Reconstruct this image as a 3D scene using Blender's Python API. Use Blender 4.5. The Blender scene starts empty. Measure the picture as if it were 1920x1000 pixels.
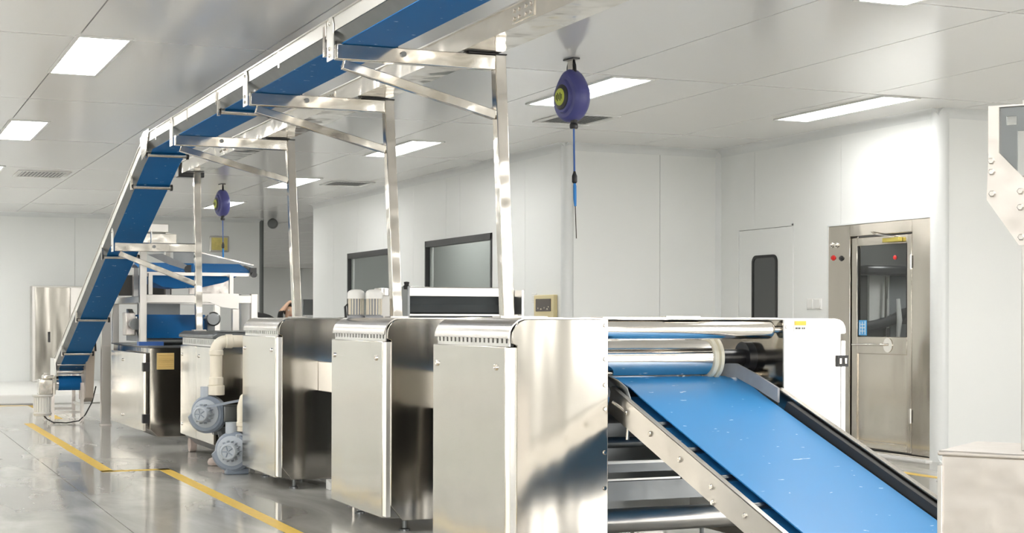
import bpy, bmesh, math, random
from mathutils import Vector, Matrix
random.seed(7)
sc = bpy.context.scene
C = sc.collection
PI = math.pi

# ------------------------------------------------------------------ camera
EYE = 1.30
F_PX, YAW, ROLL, HORIZON = 2900.0, math.radians(23.1), math.radians(0.15), 599.0
cd = bpy.data.cameras.new('camera'); cam = bpy.data.objects.new('camera', cd); C.objects.link(cam)
cd.sensor_width = 36.0; cd.lens = F_PX * 36.0 / 1920.0
cd.shift_y = (HORIZON - 500.0) / 1920.0
cd.clip_start = 0.05; cd.clip_end = 200
fw = Vector((math.sin(YAW), math.cos(YAW), 0)); rt = Vector((math.cos(YAW), -math.sin(YAW), 0)); up = Vector((0, 0, 1))
rt2 = rt * math.cos(ROLL) + up * math.sin(ROLL); up2 = -rt * math.sin(ROLL) + up * math.cos(ROLL)
m = Matrix((rt2, up2, -fw)).transposed().to_4x4(); m.translation = (0, 0, EYE)
cam.matrix_world = m
sc.camera = cam

# ------------------------------------------------------------------ world, exposure
LIGHT = 12.5          # ceiling panel emission
SKY = 9.0             # daylight outside the windows
w = bpy.data.worlds.new('daylight'); sc.world = w; w.use_nodes = True
bg = w.node_tree.nodes['Background']; bg.inputs[0].default_value = (1.0, 0.975, 0.935, 1); bg.inputs[1].default_value = SKY
vs = sc.view_settings; vs.view_transform = 'Standard'; vs.look = 'None'; vs.exposure = 0.83; vs.gamma = 1.0; vs.use_curve_mapping = False
sc.cycles.max_bounces = 10; sc.cycles.diffuse_bounces = 5; sc.cycles.glossy_bounces = 5
sc.cycles.use_denoising = True

# ------------------------------------------------------------------ materials
MATS = {}
def node_mat(name):
    mt = bpy.data.materials.new(name); mt.use_nodes = True
    b = mt.node_tree.nodes['Principled BSDF']; MATS[name] = mt
    return mt, mt.node_tree.nodes, mt.node_tree.links, b
def plain(name, col, rough=0.5, metal=0.0, spec=0.5, vary=0.06, scale=6.0, bump=0.0, coat=0.0):
    mt, n, l, b = node_mat(name)
    b.inputs['Roughness'].default_value = rough; b.inputs['Metallic'].default_value = metal
    b.inputs['Specular IOR Level'].default_value = spec; b.inputs['Coat Weight'].default_value = coat
    tc = n.new('ShaderNodeTexCoord'); ns = n.new('ShaderNodeTexNoise'); ns.inputs['Scale'].default_value = scale; ns.inputs['Detail'].default_value = 4
    l.new(tc.outputs['Object'], ns.inputs['Vector'])
    mx = n.new('ShaderNodeMix'); mx.data_type = 'RGBA'
    mx.inputs[6].default_value = (*[c * (1 - vary) for c in col], 1); mx.inputs[7].default_value = (*[min(1, c * (1 + vary)) for c in col], 1)
    l.new(ns.outputs['Fac'], mx.inputs[0]); l.new(mx.outputs[2], b.inputs['Base Color'])
    if bump:
        bp = n.new('ShaderNodeBump'); bp.inputs['Strength'].default_value = bump; bp.inputs['Distance'].default_value = 0.01
        l.new(ns.outputs['Fac'], bp.inputs['Height']); l.new(bp.outputs[0], b.inputs['Normal'])
    return mt
def steel(name, col=(0.70, 0.67, 0.63), rough=0.2, wave=0.25, wscale=1.6, brush=(1, 1, 60), aniso=0.0, wdist=0.02, wmap=(1, 1, 1)):
    mt, n, l, b = node_mat(name)
    b.inputs['Metallic'].default_value = 1.0; b.inputs['Anisotropic'].default_value = aniso
    tc = n.new('ShaderNodeTexCoord')
    mp = n.new('ShaderNodeMapping'); mp.inputs['Scale'].default_value = brush; l.new(tc.outputs['Object'], mp.inputs['Vector'])
    fine = n.new('ShaderNodeTexNoise'); fine.inputs['Scale'].default_value = 8; fine.inputs['Detail'].default_value = 5; l.new(mp.outputs[0], fine.inputs['Vector'])
    big = n.new('ShaderNodeTexNoise'); big.inputs['Scale'].default_value = wscale; big.inputs['Detail'].default_value = 1.5; wm = n.new('ShaderNodeMapping'); wm.inputs['Scale'].default_value = wmap; l.new(tc.outputs['Object'], wm.inputs['Vector']); l.new(wm.outputs[0], big.inputs['Vector'])
    mr = n.new('ShaderNodeMapRange'); mr.inputs['To Min'].default_value = rough * 0.92; mr.inputs['To Max'].default_value = rough * 1.08
    l.new(fine.outputs['Fac'], mr.inputs['Value']); l.new(mr.outputs[0], b.inputs['Roughness'])
    mx = n.new('ShaderNodeMix'); mx.data_type = 'RGBA'
    mx.inputs[6].default_value = (*[c * 0.98 for c in col], 1); mx.inputs[7].default_value = (*[min(1, c * 1.02) for c in col], 1)
    l.new(fine.outputs['Fac'], mx.inputs[0]); l.new(mx.outputs[2], b.inputs['Base Color'])
    bp = n.new('ShaderNodeBump'); bp.inputs['Strength'].default_value = wave; bp.inputs['Distance'].default_value = wdist
    l.new(big.outputs['Fac'], bp.inputs['Height']); l.new(bp.outputs[0], b.inputs['Normal'])
    return mt
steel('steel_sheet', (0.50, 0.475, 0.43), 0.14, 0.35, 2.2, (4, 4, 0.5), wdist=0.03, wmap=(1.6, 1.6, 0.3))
steel('steel_hood', (0.74, 0.71, 0.67), 0.24, 0.1, 2.0, (3, 3, 3))
steel('steel_door', (0.72, 0.69, 0.63), 0.20, 0.3, 1.5, (4, 4, 0.5), wdist=0.03, wmap=(1.4, 1.4, 0.4))
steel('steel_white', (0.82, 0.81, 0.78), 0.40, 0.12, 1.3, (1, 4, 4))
steel('steel_bright', (0.70, 0.665, 0.61), 0.13, 0.55, 4.0, (3, 3, 3), wdist=0.025)
steel('steel_frame', (0.66, 0.64, 0.61), 0.36, 0.15, 2.0, (3, 3, 3))
steel('steel_polished', (0.82, 0.79, 0.75), 0.11, 0.12, 4.0, (1, 1, 1))
steel('steel_rail', (0.62, 0.60, 0.57), 0.3, 0.3, 4.0, (3, 3, 3), wdist=0.01)
steel('steel_dark', (0.19, 0.20, 0.205), 0.35, 0.3, 5.0, (3, 3, 1))
steel('steel_air_shower', (0.56, 0.52, 0.46), 0.13, 0.3, 1.6, (4, 4, 0.5), wdist=0.03, wmap=(1.4, 1.4, 0.5))
steel('steel_pale', (0.66, 0.62, 0.585), 0.36, 0.4, 9.0, (3, 3, 3))
plain('paint_white', (0.80, 0.80, 0.78), 0.35, vary=0.02)
plain('wall_white', (0.83, 0.845, 0.835), 0.42, vary=0.015, scale=0.7)
plain('wall_base', (0.45, 0.47, 0.46), 0.6, vary=0.02)
plain('ceiling_enamel', (0.87, 0.865, 0.85), 0.16, spec=0.6, vary=0.015, scale=0.5)
plain('cove_white', (0.74, 0.76, 0.76), 0.3, vary=0.02)
plain('rubber_black', (0.012, 0.012, 0.013), 0.45, vary=0.1)
plain('plastic_black', (0.02, 0.02, 0.022), 0.3, vary=0.1)
plain('dark_interior', (0.05, 0.048, 0.045), 0.5, vary=0.2)
plain('pipe_cream', (0.80, 0.74, 0.62), 0.35, vary=0.03)
plain('cream_plastic', (0.78, 0.73, 0.58), 0.4, vary=0.04)
plain('brass_lock', (0.6, 0.5, 0.12), 0.3, metal=0.7)
plain('blower_grey', (0.22, 0.26, 0.32), 0.32, vary=0.12, scale=9, spec=0.6)
plain('blower_light', (0.42, 0.46, 0.51), 0.34, vary=0.1, scale=9)
plain('motor_white', (0.80, 0.79, 0.76), 0.35, vary=0.03)
plain('reel_violet', (0.075, 0.078, 0.26), 0.38, vary=0.1)
plain('cable_blue', (0.03, 0.12, 0.42), 0.4)
plain('handle_blue', (0.02, 0.22, 0.62), 0.4)
plain('panel_beige', (0.70, 0.60, 0.34), 0.4, vary=0.04)
plain('panel_yellow', (0.72, 0.62, 0.20), 0.5, vary=0.25, scale=14)
plain('grille_yellow', (0.75, 0.55, 0.22), 0.45, vary=0.04)
plain('display_brown', (0.035, 0.018, 0.010), 0.2)
plain('display_marks', (0.55, 0.5, 0.42), 0.4)
plain('line_yellow', (0.72, 0.47, 0.055), 0.4, vary=0.15, scale=20)
plain('stone_pink', (0.5, 0.42, 0.38), 0.8, vary=0.2, scale=20)
plain('red_plastic', (0.65, 0.02, 0.02), 0.3)
plain('notice_blue', (0.10, 0.42, 0.80), 0.4)
plain('notice_white', (0.8, 0.85, 0.88), 0.4)
plain('sticker_yellow', (0.85, 0.62, 0.05), 0.4)
plain('grey_box', (0.16, 0.17, 0.17), 0.5)
plain('guide_grey', (0.30, 0.31, 0.33), 0.4, vary=0.12, scale=20)
plain('cloth_black', (0.015, 0.015, 0.017), 0.8)
plain('skin', (0.62, 0.40, 0.28), 0.5, vary=0.05, scale=30)
plain('hair_black', (0.012, 0.009, 0.008), 0.45)
plain('guard_beige', (0.50, 0.43, 0.36), 0.4, vary=0.06)
plain('paving', (0.30, 0.29, 0.27), 0.8, vary=0.15, scale=1.0)
plain('eye_white', (0.75, 0.75, 0.72), 0.3)
plain('lip', (0.45, 0.18, 0.15), 0.5)
plain('black_glass', (0.012, 0.012, 0.013), 0.04, spec=0.9)
plain('door_glass', (0.03, 0.035, 0.035), 0.06, spec=0.8)
def belt_material(name, c0, c1):
    mt, n, l, b = node_mat(name)
    b.inputs['Roughness'].default_value = 0.38 if name == 'belt_blue' else 0.55
    b.inputs['Specular IOR Level'].default_value = 0.5 if name == 'belt_blue' else 0.22
    tc = n.new('ShaderNodeTexCoord')
    mp = n.new('ShaderNodeMapping'); mp.inputs['Scale'].default_value = (4.5, 11, 5); l.new(tc.outputs['Object'], mp.inputs['Vector'])
    ns = n.new('ShaderNodeTexNoise'); ns.inputs['Scale'].default_value = 3.3; ns.inputs['Detail'].default_value = 2.0; l.new(mp.outputs[0], ns.inputs['Vector'])
    big = n.new('ShaderNodeTexNoise'); big.inputs['Scale'].default_value = 1.5; l.new(tc.outputs['Object'], big.inputs['Vector'])
    cr = n.new('ShaderNodeValToRGB'); cr.color_ramp.elements[0].position = 0.715; cr.color_ramp.elements[1].position = 0.75
    l.new(ns.outputs['Fac'], cr.inputs[0])
    a = n.new('ShaderNodeMix'); a.data_type = 'RGBA'; a.inputs[6].default_value = (*c0, 1); a.inputs[7].default_value = (*c1, 1)
    l.new(big.outputs['Fac'], a.inputs[0])
    c = n.new('ShaderNodeMix'); c.data_type = 'RGBA'; c.inputs[7].default_value = (0.5, 0.68, 0.85, 1)
    l.new(cr.outputs[0], c.inputs[0]); l.new(a.outputs[2], c.inputs[6]); l.new(c.outputs[2], b.inputs['Base Color'])
belt_material('belt_blue', (0.030, 0.245, 0.57), (0.040, 0.275, 0.62))
belt_material('belt_deep_blue', (0.004, 0.115, 0.34), (0.006, 0.14, 0.40))
def floor_material():
    mt, n, l, b = node_mat('floor_polished')
    tc = n.new('ShaderNodeTexCoord')
    geo = n.new('ShaderNodeNewGeometry')
    mp = n.new('ShaderNodeMapping'); mp.inputs['Scale'].default_value = (1.5, 0.45, 1); mp.inputs['Rotation'].default_value = (0, 0, 0.5); l.new(geo.outputs['Position'], mp.inputs['Vector'])
    ns = n.new('ShaderNodeTexNoise'); ns.inputs['Scale'].default_value = 1.3; ns.inputs['Detail'].default_value = 6; ns.inputs['Roughness'].default_value = 0.55; ns.inputs['Distortion'].default_value = 0.6
    l.new(mp.outputs[0], ns.inputs['Vector'])
    n2 = n.new('ShaderNodeTexNoise'); n2.inputs['Scale'].default_value = 0.35; n2.inputs['Detail'].default_value = 3; l.new(geo.outputs['Position'], n2.inputs['Vector'])
    cr = n.new('ShaderNodeValToRGB'); e = cr.color_ramp.elements
    e[0].position = 0.30; e[0].color = (0.27, 0.26, 0.24, 1); e[1].position = 0.68; e[1].color = (0.58, 0.57, 0.54, 1)
    ad = n.new('ShaderNodeMath'); ad.operation = 'MULTIPLY_ADD'; ad.inputs[1].default_value = 0.7
    l.new(ns.outputs['Fac'], ad.inputs[0])
    h = n.new('ShaderNodeMath'); h.operation = 'MULTIPLY'; h.inputs[1].default_value = 0.3; l.new(n2.outputs['Fac'], h.inputs[0]); l.new(h.outputs[0], ad.inputs[2])
    l.new(ad.outputs[0], cr.inputs[0]); l.new(cr.outputs[0], b.inputs['Base Color'])
    mr = n.new('ShaderNodeMapRange'); mr.inputs['From Min'].default_value = 0.3; mr.inputs['From Max'].default_value = 0.7; mr.inputs['To Min'].default_value = 0.07; mr.inputs['To Max'].default_value = 0.17
    l.new(ns.outputs['Fac'], mr.inputs['Value']); l.new(mr.outputs[0], b.inputs['Roughness'])
    bp = n.new('ShaderNodeBump'); bp.inputs['Strength'].default_value = 0.04; bp.inputs['Distance'].default_value = 0.01
    l.new(ns.outputs['Fac'], bp.inputs['Height']); l.new(bp.outputs[0], b.inputs['Normal'])
floor_material()
def emit(name, col, s):
    mt, n, l, b = node_mat(name)
    b.inputs['Base Color'].default_value = (0.9, 0.9, 0.9, 1); b.inputs['Emission Color'].default_value = (*col, 1); b.inputs['Emission Strength'].default_value = s
emit('light_diffuser', (1.0, 0.985, 0.95), LIGHT)
def glass(name, tint, refl=0.5):
    mt, n, l, b = node_mat(name)
    out = n['Material Output']
    tr = n.new('ShaderNodeBsdfTransparent'); tr.inputs[0].default_value = (*tint, 1)
    gl = n.new('ShaderNodeBsdfGlossy'); gl.inputs['Roughness'].default_value = 0.02; gl.inputs[0].default_value = (0.9, 0.92, 0.92, 1)
    fr = n.new('ShaderNodeFresnel'); fr.inputs[0].default_value = 1.5
    mx = n.new('ShaderNodeMixShader'); ge = n.new('ShaderNodeNewGeometry'); iv = n.new('ShaderNodeMath'); iv.operation = 'SUBTRACT'; iv.inputs[0].default_value = 1.0; l.new(ge.outputs['Backfacing'], iv.inputs[1]); mu = n.new('ShaderNodeMath'); mu.operation = 'MULTIPLY'; l.new(fr.outputs[0], mu.inputs[0]); l.new(iv.outputs[0], mu.inputs[1]); l.new(mu.outputs[0], mx.inputs[0]); l.new(tr.outputs[0], mx.inputs[1]); l.new(gl.outputs[0], mx.inputs[2])
    l.new(mx.outputs[0], out.inputs['Surface'])
glass('window_glass', (0.86, 0.88, 0.87))
glass('shower_glass', (0.80, 0.82, 0.82))
plain('chamber_grey', (0.10, 0.10, 0.095), 0.5, vary=0.1)

# ------------------------------------------------------------------ mesh helpers
ORG = {}                                   # world origin of every thing (and of its parts)
class MB:
    def __init__(self): self.v = []; self.f = []
    def add(self, vs, fs):
        o = len(self.v); self.v += [tuple(p) for p in vs]; self.f += [tuple(i + o for i in f) for f in fs]; return self
    def box(self, x0, x1, y0, y1, z0, z1):
        if x0 > x1: x0, x1 = x1, x0
        if y0 > y1: y0, y1 = y1, y0
        if z0 > z1: z0, z1 = z1, z0
        return self.add([(x0,y0,z0),(x1,y0,z0),(x1,y1,z0),(x0,y1,z0),(x0,y0,z1),(x1,y0,z1),(x1,y1,z1),(x0,y1,z1)],
                        [(3,2,1,0),(4,5,6,7),(0,1,5,4),(1,2,6,5),(2,3,7,6),(3,0,4,7)])
    def bar(self, p, q, w, h, up=(0, 0, 1)):
        p = Vector(p); q = Vector(q); d = (q - p).normalized(); s = d.cross(Vector(up)).normalized(); u = s.cross(d)
        vs = []
        for c in (p, q):
            for a, b in ((-1,-1),(1,-1),(1,1),(-1,1)): vs.append(c + s * a * w / 2 + u * b * h / 2)
        return self.add(vs, [(0,1,2,3),(7,6,5,4),(0,4,5,1),(1,5,6,2),(2,6,7,3),(3,7,4,0)])
    def cyl(self, p, q, r, r2=None, n=20):
        return self.lathe([(0, 0), (r, 0), ((r2 if r2 is not None else r), (Vector(q) - Vector(p)).length), (0, (Vector(q) - Vector(p)).length)], p, Vector(q) - Vector(p), n)
    def lathe(self, prof, org, axis=(0, 0, 1), n=24):
        ax = Vector(axis).normalized(); t = Vector((0, 0, 1)) if abs(ax.z) < 0.9 else Vector((1, 0, 0))
        a = ax.cross(t).normalized(); b = ax.cross(a); o = Vector(org); vs = []; fs = []; rings = []
        for r, z in prof:
            if r < 1e-6: rings.append([len(vs)]); vs.append(o + ax * z)
            else:
                rings.append(list(range(len(vs), len(vs) + n)))
                for k in range(n):
                    th = 2 * PI * k / n; vs.append(o + ax * z + (a * math.cos(th) + b * math.sin(th)) * r)
        for r0, r1 in zip(rings, rings[1:]):
            for k in range(n):
                k2 = (k + 1) % n
                if len(r0) == 1 and len(r1) == 1: continue
                if len(r0) == 1: fs.append((r0[0], r1[k2], r1[k]))
                elif len(r1) == 1: fs.append((r0[k], r0[k2], r1[0]))
                else: fs.append((r0[k], r0[k2], r1[k2], r1[k]))
        return self.add(vs, fs)
    def tube(self, pts, r, n=12):
        pts = [Vector(p) for p in pts]; rings = []; vs = []; fs = []; nrm = None
        for i, p in enumerate(pts):
            d = ((pts[min(i + 1, len(pts) - 1)] - pts[max(i - 1, 0)])).normalized()
            if nrm is None:
                nrm = d.cross(Vector((0, 0, 1)) if abs(d.z) < 0.9 else Vector((1, 0, 0))).normalized()
            else: nrm = (nrm - d * nrm.dot(d)).normalized()
            b = d.cross(nrm); rr = r[i] if isinstance(r, (list, tuple)) else r
            rings.append(len(vs))
            for k in range(n):
                th = 2 * PI * k / n; vs.append(p + (nrm * math.cos(th) + b * math.sin(th)) * rr)
        for i in range(len(rings) - 1):
            for k in range(n):
                k2 = (k + 1) % n; fs.append((rings[i] + k, rings[i] + k2, rings[i + 1] + k2, rings[i + 1] + k))
        fs.append(tuple(range(n))[::-1]); fs.append(tuple(rings[-1] + k for k in range(n)))
        return self.add(vs, fs)
    def prism(self, poly, ext):
        e = Vector(ext); n = len(poly); a = [Vector(p) for p in poly]
        return self.add(a + [p + e for p in a], [tuple(range(n))[::-1], tuple(range(n, 2 * n))] + [(i, (i + 1) % n, n + (i + 1) % n, n + i) for i in range(n)])
    def sweep_yz(self, prof, path):
        """profile of (x, normal offset) swept along a path of (y, z)"""
        k = len(prof); vs = []; fs = []; P = [Vector(p) for p in path]
        for i, p in enumerate(P):
            def nor(a, b): d = (b - a).normalized(); return Vector((-d.y, d.x))
            if i == 0: nn = nor(P[0], P[1])
            elif i == len(P) - 1: nn = nor(P[-2], P[-1])
            else:
                n0 = nor(P[i - 1], p); n1 = nor(p, P[i + 1]); nn = (n0 + n1).normalized(); nn = nn / max(0.3, nn.dot(n0))
            for x, o in prof: vs.append((x, p.x + nn.x * o, p.y + nn.y * o))
        for i in range(len(P) - 1):
            for j in range(k):
                j2 = (j + 1) % k; fs.append((i * k + j, i * k + j2, (i + 1) * k + j2, (i + 1) * k + j))
        fs.append(tuple(range(k))[::-1]); fs.append(tuple((len(P) - 1) * k + j for j in range(k)))
        return self.add(vs, fs)
    def mesh(self, name, mat, org=(0, 0, 0), smooth=35):
        me = bpy.data.meshes.new(name); o = Vector(org)
        me.from_pydata([tuple(Vector(p) - o) for p in self.v], [], self.f); me.update()
        bm = bmesh.new(); bm.from_mesh(me); bmesh.ops.recalc_face_normals(bm, faces=bm.faces); bm.to_mesh(me); bm.free()
        me.materials.append(MATS[mat])
        if smooth:
            me.shade_smooth(); me.set_sharp_from_angle(angle=math.radians(smooth))
        return me
    def build(self, name, mat, parent=None, bevel=0.0, seg=2, org=None, smooth=35):
        o0 = ORG.get(parent, Vector((0, 0, 0))) if parent is not None else Vector(org or (0, 0, 0))
        ob = bpy.data.objects.new(name, self.mesh(name, mat, o0, smooth)); C.objects.link(ob)
        if parent is not None: ob.parent = parent
        else: ob.location = o0
        ORG[ob] = o0
        if bevel:
            b = ob.modifiers.new('bevel', 'BEVEL'); b.width = bevel; b.segments = seg; b.limit_method = 'ANGLE'; b.angle_limit = math.radians(40)
        return ob
def inst(name, me, parent, pos):
    """another copy of a small shared piece, placed at a world position under its parent"""
    ob = bpy.data.objects.new(name, me); C.objects.link(ob); ob.parent = parent
    ob.location = Vector(pos) - ORG[parent]; ORG[ob] = Vector(pos); return ob
def tag(o, label=None, cat=None, group=None, kind=None):
    if label: o['label'] = label
    if cat: o['category'] = cat
    if group: o['group'] = group
    if kind: o['kind'] = kind
    return o
def thing(name, label, cat, org, group=None):
    o = bpy.data.objects.new(name, None); C.objects.link(o); o.location = org; o.empty_display_size = 0.1
    ORG[o] = Vector(org); return tag(o, label, cat, group)
def struct(ob, label=None): return tag(ob, label, None, None, 'structure')
def copy_tree(o, parent=None, delta=(0, 0, 0)):
    c = o.copy(); C.objects.link(c); c.parent = parent
    if parent is None: c.location = Vector(o.location) + Vector(delta)
    ORG[c] = ORG[o] + Vector(delta)
    for ch in list(o.children): copy_tree(ch, c, delta)
    return c

# small shared pieces
def bolt_mesh(name, axis, r=0.011, h=0.007, mat='steel_bright'):
    return MB().lathe([(0, 0), (r, 0), (r, h * 0.6), (r * 0.75, h), (0, h)], (0, 0, 0), axis, 8).mesh(name, mat)
BOLT_Y = bolt_mesh('bolt', (0, -1, 0)); BOLT_X = bolt_mesh('bolt', (-1, 0, 0))
BOLT_X_BIG = bolt_mesh('bolt', (-1, 0, 0), 0.014, 0.010)
SCREW_LOCK = MB().lathe([(0, 0), (0.016, 0), (0.016, 0.007), (0.010, 0.010), (0.010, 0.006), (0, 0.006)], (0, 0, 0), (-1, 0, 0), 14).mesh('lock_screw', 'steel_polished')

# ------------------------------------------------------------------ the room
H = 3.243
XW0, YW0 = -6.5, -8.0                       # left wall, wall behind the camera
X1, Y1, X2, Y2, YC, YB, XB = 7.20, 15.40, 9.15, 11.50, 25.5, 29.6, 7.35
XE, YE = 20.0, 58.0                         # far hall
XR = 14.0                                   # right wall out of view

# floor: slabs with sawn joints
fl = struct(MB().box(XW0 - 0.2, XE + 0.2, YW0 - 0.2, YE + 0.2, -0.12, -0.012).build('floor', 'wall_base'))
xs = [XW0 - 0.2, -2.43, 1.57, 5.57, 9.57, 14.57, XE + 0.2]; ys = [YW0 - 0.2, -4.85, 1.15, 7.15, 13.15, 19.15, 25.15, 31.15, 39, 48, YE + 0.2]
for i in range(len(xs) - 1):
    for j in range(len(ys) - 1):
        MB().box(xs[i] + 0.003, xs[i + 1] - 0.003, ys[j] + 0.003, ys[j + 1] - 0.003, -0.02, 0).build('floor_slab', 'floor_polished', fl)

# ceiling: enamelled panels with dark joints
ce = struct(MB().box(XW0 - 0.2, XE + 0.2, YW0 - 0.2, YE + 0.2, H + 0.03, H + 0.12).build('ceiling', 'dark_interior'))
PW, PL = 1.32, 3.26
pm = MB().box(0.005, PW - 0.005, 0.011, PL - 0.011, 0, 0.035).mesh('ceiling_panel', 'ceiling_enamel')
k0 = math.floor((XW0 - 1.43) / PW); k1 = math.ceil((XR - 1.43) / PW); j0 = math.floor((YW0 - 7.74) / PL)
for k in range(k0, math.ceil((XE - 1.43) / PW)):
    for j in range(j0, math.ceil((YE - 7.74) / PL)):
        x, y = 1.43 + k * PW, 7.74 + j * PL
        if y > YB and x + PW < XB - 0.1: continue
        if y + PL < YC and x > XR: continue
        inst('ceiling_panel', pm, ce, (x, y, H))

def grid_wall(name, axis, c0, c1, a0, a1, openings, zt=H, mat='wall_base', label=None):
    """a wall slab from c0 to c1 along its normal, a0 to a1 along its length, with rectangular openings (a0, a1, z0, z1)"""
    mb = MB(); A = sorted({a0, a1, *[o[0] for o in openings], *[o[1] for o in openings]})
    for s, e in zip(A, A[1:]):
        ops = sorted([o for o in openings if o[0] <= s + 1e-6 and o[1] >= e - 1e-6], key=lambda o: o[2]); z = 0.0
        for o in ops + [(0, 0, zt, zt)]:
            if o[2] - z > 1e-4:
                if axis == 'x': mb.box(c0, c1, s, e, z, o[2])
                else: mb.box(s, e, c0, c1, z, o[2])
            z = o[3]
    return mb
def wall(name, axis, face, depth, a0, a1, openings=(), seams=(), label=None):
    """depth: signed thickness behind the face; the face is clad with panels between the seams"""
    t = 0.012 * (1 if depth > 0 else -1)
    w_ = struct(grid_wall(name, axis, face + t, face + depth, a0, a1, list(openings)).build(name, 'wall_base'), label)
    A = [a0] + [s for s in sorted(seams) if a0 < s < a1] + [a1]
    for s, e in zip(A, A[1:]):
        ops = [(max(o[0], s), min(o[1], e), o[2], o[3]) for o in openings if o[0] < e and o[1] > s]
        g = 0.0025
        ops = [(max(o[0], s + g), min(o[1], e - g), o[2], o[3]) for o in ops]
        grid_wall('wall_panel', axis, face, face + t, s + g, e - g, ops).build('wall_panel', 'wall_white', w_)
    return w_
seq = lambda a, b, st: [a + st * i for i in range(1, int((b - a) / st) + 1)]
WIN = [(17.5, 19.9, 0.95, 2.36), (21.1, 23.5, 0.95, 2.33)]
wall('wall_right', 'x', X1, 0.10, Y1, YC, WIN, [24.3, 23.0, 21.7, 20.4, 19.1, 18.6, 17.2, 16.5])
wall('wall_recess', 'y', Y1, 0.10, X1 + 0.10, X2, [], [8.38])
wall('wall_door', 'x', X2, 0.10, Y2, Y1, [(Y2 + 0.02, 13.22, 0, 2.25), (13.90, 14.97, 0.0, 2.30)], [14.64, 13.02])
wall('wall_corner', 'y', Y2, 0.10, X2 + 0.10, XR, [], [10.5, 11.8, 13.1])
SW = [(y, y + 2.6, 0.8, 2.9) for y in (-7.6, -4.4, -1.2, 2.0)]
wall('wall_side', 'x', XR, 0.15, YW0, Y2, SW, [])
wall('wall_left', 'x', XW0, -0.15, YW0, YB, [], seq(YW0, YB, 1.3))
wall('wall_back', 'y', YB, 0.15, XW0, XB, [], [-4, -1.4, 1.2, 3.8, 5.1])
wall('wall_hall_left', 'x', XB, -0.10, YB + 0.15, YE, [], [])
wall('wall_hall_far', 'y', YE, 0.15, XB, XE, [], [])
wall('wall_hall_right', 'x', XE, 0.15, YC, YE, [], [])
wall('wall_hall_near', 'y', YC, -0.10, X1 + 0.10, XE, [], [])
# wall behind the camera with a row of daylight windows
BW = [(x, x + 2.6, 0.8, 2.9) for x in (-5.8, -2.4, 10.3)]
wall('wall_front', 'y', YW0, -0.2, XW0, XR, BW, [])
for i, (a, b, z0, z1) in enumerate(BW):
    f = MB(); f.box(a, a + 0.05, YW0 - 0.15, YW0 - 0.09, z0, z1).box(b - 0.05, b, YW0 - 0.15, YW0 - 0.09, z0, z1).box(a, b, YW0 - 0.15, YW0 - 0.09, z0, z0 + 0.05).box(a, b, YW0 - 0.15, YW0 - 0.09, z1 - 0.05, z1).box((a + b) / 2 - 0.025, (a + b) / 2 + 0.025, YW0 - 0.15, YW0 - 0.09, z0, z1)
    struct(f.build('window_%d' % (i + 3), 'paint_white'))
    ld = bpy.data.lights.new('daylight_portal', 'AREA'); ld.shape = 'RECTANGLE'; ld.size = b - a; ld.size_y = z1 - z0
    ld.cycles.is_portal = True
    lo = bpy.data.objects.new('daylight_portal', ld); C.objects.link(lo); lo.location = ((a + b) / 2, YW0 - 0.18, (z0 + z1) / 2); lo.rotation_euler = (math.radians(90), 0, 0)

for i, (a, b, z0, z1) in enumerate(SW):
    xf = XR + 0.06
    f = MB(); f.box(xf, xf + 0.06, a, a + 0.05, z0, z1).box(xf, xf + 0.06, b - 0.05, b, z0, z1).box(xf, xf + 0.06, a, b, z0, z0 + 0.05).box(xf, xf + 0.06, a, b, z1 - 0.05, z1).box(xf, xf + 0.06, (a + b) / 2 - 0.025, (a + b) / 2 + 0.025, z0, z1)
    struct(f.build('window_%d' % (i + 3 + len(BW)), 'paint_white'))
    ld = bpy.data.lights.new('daylight_portal', 'AREA'); ld.shape = 'RECTANGLE'; ld.size = z1 - z0; ld.size_y = b - a
    ld.cycles.is_portal = True
    lo = bpy.data.objects.new('daylight_portal', ld); C.objects.link(lo); lo.location = (XR + 0.14, (a + b) / 2, (z0 + z1) / 2); lo.rotation_euler = (0, math.radians(90), 0)

# unseen paved ground added outside the windows to darken low reflections
struct(MB().box(XW0 - 30, XR + 40, YW0 - 40, YW0 - 0.25, -0.3, -0.15).box(XR + 0.25, XR + 40, YW0 - 0.25, Y2 + 20, -0.3, -0.15).build('unseen_ground', 'paving'))

# room behind the black framed windows
bk = struct(MB().box(8.9, 9.0, Y1 + 0.1, YC - 0.1, 0, H).build('wall_inner_room', 'wall_base'))

# coved trims
def cove(name, axis, face, out, a0, a1, z, r, down=True, mat='cove_white'):
    """quarter-round fillet between a wall face and the ceiling (or floor); out = direction of the room"""
    pts = [(0, 0)]
    for k in range(7):
        t = PI / 2 * k / 6; pts.append((r - r * math.sin(t), r - r * math.cos(t)))
    s = -1 if down else 1
    poly = [((face + out * p, a0, z + s * q) if axis == 'x' else (a0, face + out * p, z + s * q)) for p, q in pts]
    return struct(MB().prism(poly, (0, a1 - a0, 0) if axis == 'x' else (a1 - a0, 0, 0)).build(name, mat))
tn = 1
for ax, fc, out, a0, a1 in (('x', X1, -1, Y1, YC), ('y', Y1, -1, X1, X2), ('x', X2, -1, Y2, Y1), ('y', Y2, -1, X2, XR), ('y', YB, -1, XW0, XB), ('x', XW0, 1, YW0, YB)):
    cove('trim_%d' % tn, ax, fc, out, a0, a1, H, 0.085); tn += 1
    if not (ax == 'x' and fc == X2): cove('baseboard_%d' % tn, ax, fc, out, a0, a1, 0, 0.06, False)
cove('baseboard_door', 'x', X2, -1, 13.24, 13.88, 0, 0.06, False)
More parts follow.
